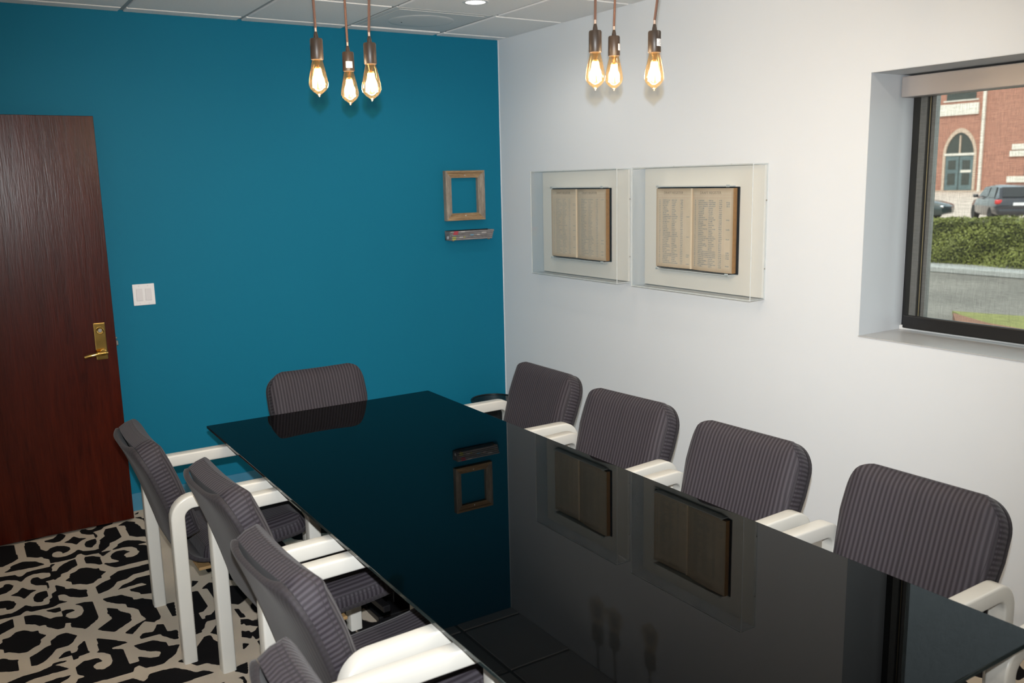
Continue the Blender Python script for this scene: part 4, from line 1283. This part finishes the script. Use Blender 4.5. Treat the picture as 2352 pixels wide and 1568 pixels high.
# ------------------------------------------------------------------ pendant bulbs
def pendant(x, y, ztip, sway, sticker, label):
    root = tag(empty('pendant_bulb', (x, y, ztip)), label, 'lamp', 'hanging filament bulbs')
    def add(name, bm, mat, sm=None, parent=None):
        o = link(name, bm, mat, smooth=sm); o.parent = parent or root; return o
    bm = bmesh.new()
    lathe(bm, ((0.0022, 0.0), (0.0042, 0.003), (0.0050, 0.007), (0.0105, 0.0105), (0.020, 0.0175), (0.028, 0.027), (0.0315, 0.037), (0.0315, 0.044), (0.0295, 0.058), (0.0255, 0.078), (0.0210, 0.098), (0.0175, 0.112), (0.0168, 0.119)), 32)
    bulb = add('glass_bulb', bm, M['bulb'], 80)
    bm = bmesh.new()
    for k in range(9):
        a = 2*PI*k/9
        a2 = a+PI/9
        tube(bm, [(0.008*math.cos(a), 0.008*math.sin(a), 0.088), (0.0180*math.cos(a2), 0.0180*math.sin(a2), 0.030)], 0.0026, 6)
        tube(bm, [(0.0180*math.cos(a2), 0.0180*math.sin(a2), 0.030), (0.008*math.cos(a+2*PI/9), 0.008*math.sin(a+2*PI/9), 0.088)], 0.0026, 6)
    add('filament', bm, M['filament'], None, bulb)
    bm = bmesh.new()
    lathe(bm, ((0.0035, 0.074), (0.0042, 0.085), (0.0055, 0.098), (0.009, 0.110), (0.011, 0.118)), 16)
    add('glass_stem', bm, M['bulb'], 60, bulb)
    bm = bmesh.new()
    lathe(bm, ((0.0195, 0.117), (0.0207, 0.119), (0.0205, 0.179), (0.0185, 0.183), (0.009, 0.1835)), 32)
    sock = add('socket', bm, M['bronze'], 35)
    bm = bmesh.new()
    lathe(bm, ((0.0082, 0.183), (0.0072, 0.192), (0.0048, 0.203), (0.0042, 0.204)), 20)
    add('strain_relief', bm, M['bronze'], 40)
    bm = bmesh.new()
    lathe(bm, ((0.0038, 0.2035), (0.0036, 0.218)), 14); add('cord_grip', bm, M['crimp'], 40)
    bm = bmesh.new()
    top = H - 0.004 - ztip
    pts = []
    for k in range(13):
        t_ = k/12
        z = 0.216 + (top-0.216)*t_
        s_ = math.sin(min(1.0, t_*1.6)*PI/2)
        pts.append((sway[0]*s_, sway[1]*s_, z))
    tube(bm, pts, 0.0042, 10); add('cord', bm, M['cord'], 80)
    bm = bmesh.new()
    lathe(bm, ((0.028, -0.004), (0.028, 0.0), (0.028, 0.002)), 24, (pts[-1][0], pts[-1][1], top-0.002)); add('ceiling_cup', bm, M['bronze'], 40)
    if sticker is not None:
        a0, zc = sticker
        r = 0.02095
        bm = bmesh.new()
        n = 8
        a_ = [a0 + (k/n-0.5)*1.15 for k in range(n+1)]
        lo = [bm.verts.new((r*math.cos(q), r*math.sin(q), zc-0.011)) for q in a_]
        hi = [bm.verts.new((r*math.cos(q), r*math.sin(q), zc+0.011)) for q in a_]
        for k in range(n): bm.faces.new((lo[k], lo[k+1], hi[k+1], hi[k]))
        add('sticker', bm, M['sticker'], None, sock)
        bm = bmesh.new()
        for row in range(5):
            zz = zc+0.0075-row*0.0037
            n2 = 14
            r_ = 0.02105
            for k in range(n2):
                if random.random() < 0.25: continue
                q0, q1 = a0 + (k/n2-0.5)*1.0, a0 + ((k+0.7)/n2-0.5)*1.0
                bm.faces.new([bm.verts.new((r_*math.cos(q), r_*math.sin(q), z_)) for q, z_ in ((q0, zz), (q1, zz), (q1, zz+0.0016), (q0, zz+0.0016))])
        add('fine_print', bm, M['stickerink'], None, sock)
    L = lamp('bulb_glow', 'POINT', (x, y, ztip+0.050), 8.5, (1.0, 0.95, 0.89), shadow_soft_size=0.026)
    return root
pendant(-2.112, -2.268, 2.056, (-0.004, 0.0), None, 'lit filament bulb, leftmost of the three hanging before the teal wall')
pendant(-1.915, -2.055, 2.052, (0.002, 0.01), (-1.836, 0.138), 'lit filament bulb hanging lowest, middle of the three before the teal wall')
pendant(-1.968, -2.364, 2.038, (0.010, 0.0), None, 'lit filament bulb with plain socket, rightmost of the three before the teal wall')
pendant(-1.388, -2.805, 2.051, (0.012, 0.01), None, 'lit filament bulb with plain dark socket before the white wall, nearest the corner')
pendant(-1.161, -2.620, 2.075, (0.008, 0.0), (-0.936, 0.145), 'lit filament bulb overlapping its neighbour before the white wall, sticker on socket edge')
pendant(-1.230, -2.907, 2.046, (0.004, -0.03), (-1.366, 0.146), 'lit filament bulb hanging alone before the white wall, white sticker on socket')

# ------------------------------------------------------------------ ceiling fittings
def downlight(x, y, label, watts):
    root = tag(empty('downlight', (x, y, 2.6765)), label, 'light', 'recessed ceiling lights')
    bm = bmesh.new(); lathe(bm, ((0.050, 0.0), (0.052, -0.004), (0.066, -0.003), (0.068, 0.0)), 36, cap=False)
    link('trim_ring', bm, M['trimwhite'], root, smooth=40)
    bm = bmesh.new(); lathe(bm, ((0.0505, -0.0005), (0.0505, -0.002), (0.045, -0.0028)), 32); link('diffuser', bm, M['lens'], root, smooth=40)
    lamp('downlight_beam', 'SPOT', (x, y, 2.660), watts, (1.0, 0.90, 0.78), (0, 0, -1), spot_size=math.radians(168), spot_blend=0.6, shadow_soft_size=0.05)
downlight(-0.772, -1.027, 'lit round ceiling light in the tile beyond the air vent', 13)
for x, y, lab, pw in ((-0.772, -3.467, 'added round ceiling fill light out of view above the chairs by the window', 12), (-2.602, -3.467, 'added round ceiling fill light out of view above the near door-side chairs', 30),  # added unseen ceiling lights that raise the room's ambient level
                  (-2.602, -1.027, 'added round ceiling fill light out of view before the wooden door', 6), (-1.687, -5.30, 'added round ceiling fill light out of view near the rear wall', 45)):
    downlight(x, y, lab, pw)

vx, vy = (xs[1]+xs[2])/2, (ys[1]+ys[2])/2
vent = tag(empty('air_vent', (vx, vy, 2.684)), 'square grey metal ceiling air vent panel near the corner', 'vent')
bm = bmesh.new(); box(bm, -0.292, 0.292, -0.292, 0.292, -0.004, 0.004, bev=0.001); link('vent_frame', bm, M['vent'], vent)
bm = bmesh.new(); box(bm, -0.262, 0.262, -0.262, 0.262, -0.007, -0.0045, bev=0.001); link('face_plate', bm, M['vent'], vent)
bm = bmesh.new(); lathe(bm, ((0.19, -0.006), (0.185, -0.0085), (0.165, -0.0105), (0.12, -0.0115), (0.0, -0.012)), 48, cap=False); link('centre_dish', bm, M['vent'], vent, smooth=60)
bm = bmesh.new(); lathe(bm, ((0.004, -0.007), (0.004, -0.009)), 10, (-0.10, 0.05, -0.006)); link('screw', bm, M['aludark'], vent)

# ------------------------------------------------------------------ wastebasket in the corner
bk = tag(empty('wastebasket', (-0.235, -0.215, 0)), 'black round wire mesh wastebasket in the far corner of the room', 'basket')
bm = bmesh.new()
uvl = bm.loops.layers.uv.new('UVMap')
rings = [(0.118, 0.012), (0.132, 0.18), (0.147, 0.34)]
seg = 48
vr = [[bm.verts.new((r*math.cos(2*PI*k/seg), r*math.sin(2*PI*k/seg), z)) for k in range(seg)] for r, z in rings]
for a in range(2):
    for k in range(seg):
        f = bm.faces.new((vr[a][k], vr[a][(k+1) % seg], vr[a+1][(k+1) % seg], vr[a+1][k])); f.smooth = True
        for l, uv in zip(f.loops, ((k, a), (k+1, a), (k+1, a+1), (k, a+1))): l[uvl].uv = (uv[0]*8.0, uv[1]*60.0)
link('mesh_body', bm, M['mesh'], bk)
bm = bmesh.new(); tube(bm, [(0.148*math.cos(2*PI*k/48), 0.148*math.sin(2*PI*k/48), 0.342) for k in range(48)], 0.0055, 10, closed=True); link('rim', bm, M['black'], bk, smooth=80)
bm = bmesh.new(); lathe(bm, ((0.0, 0.008), (0.118, 0.008), (0.122, 0.0), (0.122, 0.03), (0.118, 0.03)), 40, cap=False); link('base_pan', bm, M['black'], bk, smooth=40)

# ------------------------------------------------------------------ outside the window
GZ = -0.35
bm = bmesh.new(); box(bm, 0.9, 17.2, -30, 80, GZ-0.2, GZ)
tag(link('ground_parking_lot', bm, M['asphalt']), 'mottled grey asphalt outside the window', kind='structure')
bm = bmesh.new(); box(bm, 17.2, 140, -60, 160, GZ-0.25, GZ-0.02)
tag(link('ground_street', bm, M['sidewalk']), 'pale sunlit street beyond the hedge', kind='structure')
bm = bmesh.new(); box(bm, 14.6, 15.0, -20, 40, GZ, GZ+0.13, bev=0.02)
tag(link('kerb', bm, M['kerb']), 'concrete kerb in front of the hedge', kind='structure')
bm = bmesh.new(); box(bm, 15.0, 17.0, -20, 40, GZ, GZ+0.04)
tag(link('ground_hedge_bed', bm, M['kerb']), 'concrete strip under the hedge', kind='structure')
bm = bmesh.new()
gp = [(6.2, -2.5), (8.4, 1.3), (9.5, 2.45), (9.62, 2.0), (9.9, 1.2), (9.2, -2.5)]
lo = [bm.verts.new((x, y, GZ)) for x, y in gp]; hi = [bm.verts.new((x, y, GZ+0.05)) for x, y in gp]
bm.faces.new(hi)
for k in range(6): bm.faces.new((lo[k], lo[(k+1) % 6], hi[(k+1) % 6], hi[k]))
tag(link('ground_lawn_strip', bm, M['turf']), 'grass strip beside the asphalt', kind='structure')
bm = bmesh.new()
gp = [(5.6, -2.5), (7.6, 1.2), (9.1, 2.2), (8.6, 1.4), (7.6, -2.5)]
lo = [bm.verts.new((x, y, GZ)) for x, y in gp]; hi = [bm.verts.new((x, y, GZ+0.09)) for x, y in gp]
bm.faces.new(hi)
for k in range(5): bm.faces.new((lo[k], lo[(k+1) % 5], hi[(k+1) % 5], hi[k]))
tag(link('ground_mulch_bed', bm, M['mulch']), 'reddish mulch bed below the window', kind='structure')

# clipped hedge
hd = tag(empty('hedge', (16.6, 8.0, GZ)), 'clipped green hedge between the asphalt and the street', 'hedge')
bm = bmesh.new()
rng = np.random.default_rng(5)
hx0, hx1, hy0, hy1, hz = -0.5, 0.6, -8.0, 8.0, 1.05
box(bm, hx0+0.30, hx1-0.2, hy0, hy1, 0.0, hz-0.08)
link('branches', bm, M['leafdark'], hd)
V_, F_ = [], []
def leaf(p, n, sz):
    n = n/np.linalg.norm(n)
    a = np.cross(n, rng.normal(size=3)); a /= np.linalg.norm(a)
    b = np.cross(n, a)
    k = len(V_)
    V_.extend([p-a*sz, p+b*sz*0.55, p+a*sz, p-b*sz*0.55]); F_.append((k, k+1, k+2, k+3))
for _ in range(34000):
    q = rng.random()
    y = rng.uniform(hy0, hy1)
    wob = 0.06*math.sin(y*2.1)+0.05*math.sin(y*5.3+1)
    if q < 0.62:
        z = rng.uniform(0.0, hz); x = hx0 + 0.10*rng.random() + wob*0.6 + 0.10*math.sin(z*7+y*3)
        p, n = np.array((x, y, z)), np.array((-1, 0, 0.5)) + rng.normal(size=3)*0.6
    else:
        x = rng.uniform(hx0, hx1); p, n = np.array((x, y, hz-0.06 + 0.08*rng.random() + wob*0.5)), np.array((0, 0, 1)) + rng.normal(size=3)*0.5
    leaf(p, n, rng.uniform(0.020, 0.045))
me = bpy.data.meshes.new('foliage'); me.from_pydata([tuple(v) for v in V_], [], F_); me.materials.append(M['leaf'])
o = bpy.data.objects.new('foliage', me); C.objects.link(o); o.parent = hd; o['kind'] = 'stuff'

# brick church across the street
CX = 87.6
ch = tag(empty('brick_church', (CX, 48, GZ)), 'red brick church with gothic window and pale stone band across the street', 'building')
def cb(name, bm, mat, parent=None, sm=None):
    o = link(name, bm, mat, smooth=sm); o.parent = parent or ch; o.matrix_parent_inverse = inv_of(o.parent); return o
bm = bmesh.new(); box(bm, CX, CX+14, 26, 74, GZ, 13.5); cb('brick_wall', bm, M['brick'])
bm = bmesh.new(); box(bm, CX-0.25, CX, 26, 74, GZ, GZ+0.12); cb('plinth', bm, M['stonetan'])
def gothic(yc, hw, z0, zs, za, name='gothic_window'):
    """Pointed opening: recess frame, transom, leaves, panes."""
    def arch(w, zs_, za_):
        pts = [(-w, z0), (-w, zs_)]
        h = za_-zs_
        for k in range(1, 9):
            t_ = k/8
            pts.append((-w + w*(t_**1.7), zs_ + h*(1-(1-t_)**1.6)))
        right = [(-a, b) for a, b in reversed(pts[:-1])]
        return pts + right
    root_bm = bmesh.new()
    outer, inner = arch(hw+0.28, zs, za+0.45), arch(hw, zs, za)
    xo = CX-0.12
    vo = [root_bm.verts.new((xo, yc-a, b)) for a, b in outer]; vi = [root_bm.verts.new((xo, yc-a, b)) for a, b in inner]
    vb = [root_bm.verts.new((CX+0.02, yc-a, b)) for a, b in outer]; vib = [root_bm.verts.new((CX+0.02, yc-a, b)) for a, b in inner]
    n = len(outer)
    for k in range(n-1):
        root_bm.faces.new((vo[k], vo[k+1], vi[k+1], vi[k])); root_bm.faces.new((vo[k], vb[k], vb[k+1], vo[k+1])); root_bm.faces.new((vi[k], vi[k+1], vib[k+1], vib[k]))
    w = cb(name, root_bm, M['stonetan'])
    bm = bmesh.new(); bm.faces.new([bm.verts.new((CX-0.02, yc-a, b)) for a, b in inner]); cb('pane', bm, M['churchglass'], w)
    bm = bmesh.new(); box(bm, CX-0.16, CX-0.02, yc-hw-0.1, yc+hw+0.1, zs-0.12, zs+0.12); cb('transom', bm, M['stone'], w)
    for ya, yb in ((yc-hw+0.05, yc-0.06), (yc+0.06, yc+hw-0.05)):
        bm = bmesh.new(); box(bm, CX-0.07, CX-0.025, ya, yb, z0, zs-0.14); cb('door_leaf', bm, M['churchdoor'], w)
        for za_, zb_ in ((z0+0.55, z0+1.75), (z0+2.15, z0+3.1)):
            bm = bmesh.new(); box(bm, CX-0.10, CX-0.071, ya+0.3, yb-0.3, za_, zb_); cb('light_panel', bm, M['churchglass'], w)
        bm = bmesh.new(); box(bm, CX-0.10, CX-0.071, ya+0.15, yb-0.15, z0+1.82, z0+2.08); cb('leaf_rail', bm, M['stone'] if ya < yc-0.5 else M['churchdoor'], w)
    bm = bmesh.new(); box(bm, CX-0.14, CX-0.02, yc-0.07, yc+0.07, zs, za-0.3); cb('mullion', bm, M['stonetan'], w)
    return w
gothic(49.35, 1.55, -0.2, 3.5, 5.75)
gothic(38.0, 1.55, 0.9, 3.5, 5.75)
gothic(60.5, 1.55, 0.9, 3.5, 5.75)
bm = bmesh.new(); box(bm, CX-0.18, CX, 47.6, 52.5, 7.52, 8.66); cb('stone_band', bm, M['stone'])
bm = bmesh.new(); box(bm, CX-0.10, CX, 47.7, 51.5, 8.92, 9.05); w_ = cb('upper_window', bm, M['stone'])
bm = bmesh.new(); box(bm, CX-0.04, CX, 48.0, 51.2, 9.05, 11.4); cb('pane', bm, M['churchglass'], w_)
bm = bmesh.new(); box(bm, CX-0.10, CX, 48.0, 51.2, 10.1, 10.2); cb('meeting_rail', bm, M['stone'], w_)
bm = bmesh.new(); box(bm, CX-0.30, CX-0.08, 46.85, 47.12, GZ, 13.5); cb('downspout', bm, M['stone'])
bm = bmesh.new(); box(bm, CX-0.4, CX+0.1, 26, 74, 13.5, 13.9); cb('cornice', bm, M['stone'])
for y0, y1, z0, z1 in ((42.4, 43.9, 3.75, 4.3), (42.4, 44.1, 3.1, 3.65), (42.4, 44.2, 0.55, 1.15)):
    bm = bmesh.new(); box(bm, CX-0.18, CX, y0, y1, z0, z1); cb('stone_block', bm, M['stone'])
bm = bmesh.new(); box(bm, CX-0.05, CX, 39.5, 42.6, 0.9, 3.4); cb('dark_opening', bm, M['churchglass'])
bm = bmesh.new(); quadbox(bm, (CX-1.6, 53.2, -0.15), (CX-1.6, 51.3, 0.9), 0.10, 0.12); quadbox(bm, (CX-1.6, 51.35, GZ), (CX-1.6, 51.35, 0.9), 0.08, 0.08, (1, 0, 0)); quadbox(bm, (CX-1.6, 53.1, GZ), (CX-1.6, 53.1, -0.1), 0.08, 0.08, (1, 0, 0)); cb('stair_rail', bm, M['stone'])

# parked cars beyond the hedge
def make_car(paint, label, loc, rz, group='parked cars beyond the hedge'):
    root = tag(empty('parked_car', loc, rz), label, 'car', group)
    Lc, W, Hc = 4.5, 1.82, 1.52
    # body sections along x (rear = -x): (x, half width, z low, z belt)
    bm = bmesh.new()
    secs = [(-2.25, 0.74, 0.42, 0.86), (-2.18, 0.86, 0.32, 0.98), (-1.6, 0.91, 0.26, 1.02), (-0.4, 0.91, 0.24, 1.00), (0.9, 0.91, 0.24, 0.96), (1.7, 0.88, 0.26, 0.86), (2.15, 0.78, 0.30, 0.74), (2.25, 0.62, 0.36, 0.64)]
    rings = []
    for x, hw, z0, z1 in secs:
        m_ = (z0+z1)/2
        prof = [(-hw*0.90, z0), (-hw, z0+0.12), (-hw, m_+0.08), (-hw*0.93, z1-0.03), (-hw*0.82, z1), (hw*0.82, z1), (hw*0.93, z1-0.03), (hw, m_+0.08), (hw, z0+0.12), (hw*0.90, z0)]
        rings.append([bm.verts.new((x, y, z)) for y, z in prof])
    for a, b in zip(rings[:-1], rings[1:]):
        for k in range(10): bm.faces.new((a[k], a[(k+1) % 10], b[(k+1) % 10], b[k]))
    bm.faces.new(rings[0]); bm.faces.new(rings[-1])
    link('body', bm, paint, root, smooth=40)
    bm = bmesh.new()
    csec = [(-2.08, 0.74, 0.98, 1.00), (-1.72, 0.66, 0.98, 1.44), (-1.2, 0.64, 0.98, 1.52), (-0.2, 0.63, 0.97, 1.52), (0.45, 0.63, 0.95, 1.44), (1.25, 0.74, 0.93, 0.95)]
    rings = []
    for x, hw, z0, z1 in csec:
        rings.append([bm.verts.new((x, y, z)) for y, z in ((-0.80, z0), (-hw, z1-0.05 if z1 > 1.1 else z1), (-hw*0.8, z1), (hw*0.8, z1), (hw, z1-0.05 if z1 > 1.1 else z1), (0.80, z0))])
    for a, b in zip(rings[:-1], rings[1:]):
        for k in range(6): bm.faces.new((a[k], a[(k+1) % 6], b[(k+1) % 6], b[k]))
    bm.faces.new(rings[0]); bm.faces.new(rings[-1])
    link('roof', bm, paint, root, smooth=35)
    bm = bmesh.new(); v_ = [bm.verts.new(p) for p in ((-2.06, -0.62, 1.04), (-2.06, 0.62, 1.04), (-1.77, 0.56, 1.41), (-1.77, -0.56, 1.41))]; bm.faces.new(v_); ret = bmesh.ops.extrude_face_region(bm, geom=bm.faces[:]); bmesh.ops.translate(bm, vec=(-0.02, 0, 0.012), verts=[e for e in ret['geom'] if isinstance(e, bmesh.types.BMVert)])
    link('rear_window', bm, M['carglass'], root)
    bm = bmesh.new(); v_ = [bm.verts.new(p) for p in ((1.20, -0.68, 1.00), (1.20, 0.68, 1.00), (0.52, 0.56, 1.42), (0.52, -0.56, 1.42))]; bm.faces.new(v_); ret = bmesh.ops.extrude_face_region(bm, geom=bm.faces[:]); bmesh.ops.translate(bm, vec=(0.02, 0, 0.02), verts=[e for e in ret['geom'] if isinstance(e, bmesh.types.BMVert)])
    link('windscreen', bm, M['carglass'], root)
    for sy in (-1, 1):
        for xa, xb, xc, xd in ((-1.62, -0.62, -0.66, -1.42), (-0.54, 0.85, 0.36, -0.50)):
            bm = bmesh.new(); bm.faces.new([bm.verts.new(p) for p in ((xa, sy*0.795, 1.03), (xb, sy*0.795, 1.01), (xc, sy*0.665, 1.42), (xd, sy*0.665, 1.43))])
            ret = bmesh.ops.extrude_face_region(bm, geom=bm.faces[:]); bmesh.ops.translate(bm, vec=(0, sy*0.02, 0.006), verts=[e for e in ret['geom'] if isinstance(e, bmesh.types.BMVert)])
            link('side_window', bm, M['carglass'], root)
        bm = bmesh.new(); box(bm, -2.24, -2.05, sy*0.78-0.13, sy*0.78+0.13, 0.76, 0.94, bev=0.03); link('tail_lamp', bm, M['tail'], root, smooth=50)
        bm = bmesh.new(); box(bm, 2.02, 2.2, sy*0.62-0.15, sy*0.62+0.15, 0.58, 0.70, bev=0.03); link('head_lamp', bm, M['chrome'], root, smooth=50)
        bm = bmesh.new(); box(bm, 0.62, 0.82, sy*0.98-0.10, sy*0.98+0.10, 0.98, 1.12, bev=0.03); link('wing_mirror', bm, paint, root, smooth=50)
        for x in (-1.38, 1.36):
            bm = bmesh.new(); lathe(bm, ((0.20, -0.11), (0.31, -0.11), (0.325, -0.08), (0.325, 0.08), (0.31, 0.11), (0.20, 0.11)), 28, (x, sy*0.80, 0.325), axis='y'); wh = link('tyre', bm, M['rubber'], root, smooth=50)
            bm = bmesh.new(); lathe(bm, ((0.20, -0.10), (0.205, 0.0), (0.20, 0.10)), 20, (x, sy*0.80, 0.325), axis='y'); link('wheel_rim', bm, M['chrome'], root, smooth=40)
    bm = bmesh.new(); box(bm, -2.29, -2.15, -0.78, 0.78, 0.40, 0.56, bev=0.03, seg=2); link('rear_bumper', bm, paint, root, smooth=50)
    bm = bmesh.new(); box(bm, -2.275, -2.22, -0.26, 0.26, 0.70, 0.82, bev=0.005); link('licence_plate', bm, M['plate'], root)
    return root
make_car(M['carpaint'], 'dark blue car seen from behind with a red tail lamp, beyond the hedge', (35.27, 15.82, GZ), math.radians(43))
make_car(M['cargreen'], 'dark green car partly hidden by the window frame, beyond the hedge', (33.0, 19.4, GZ), math.radians(-75))
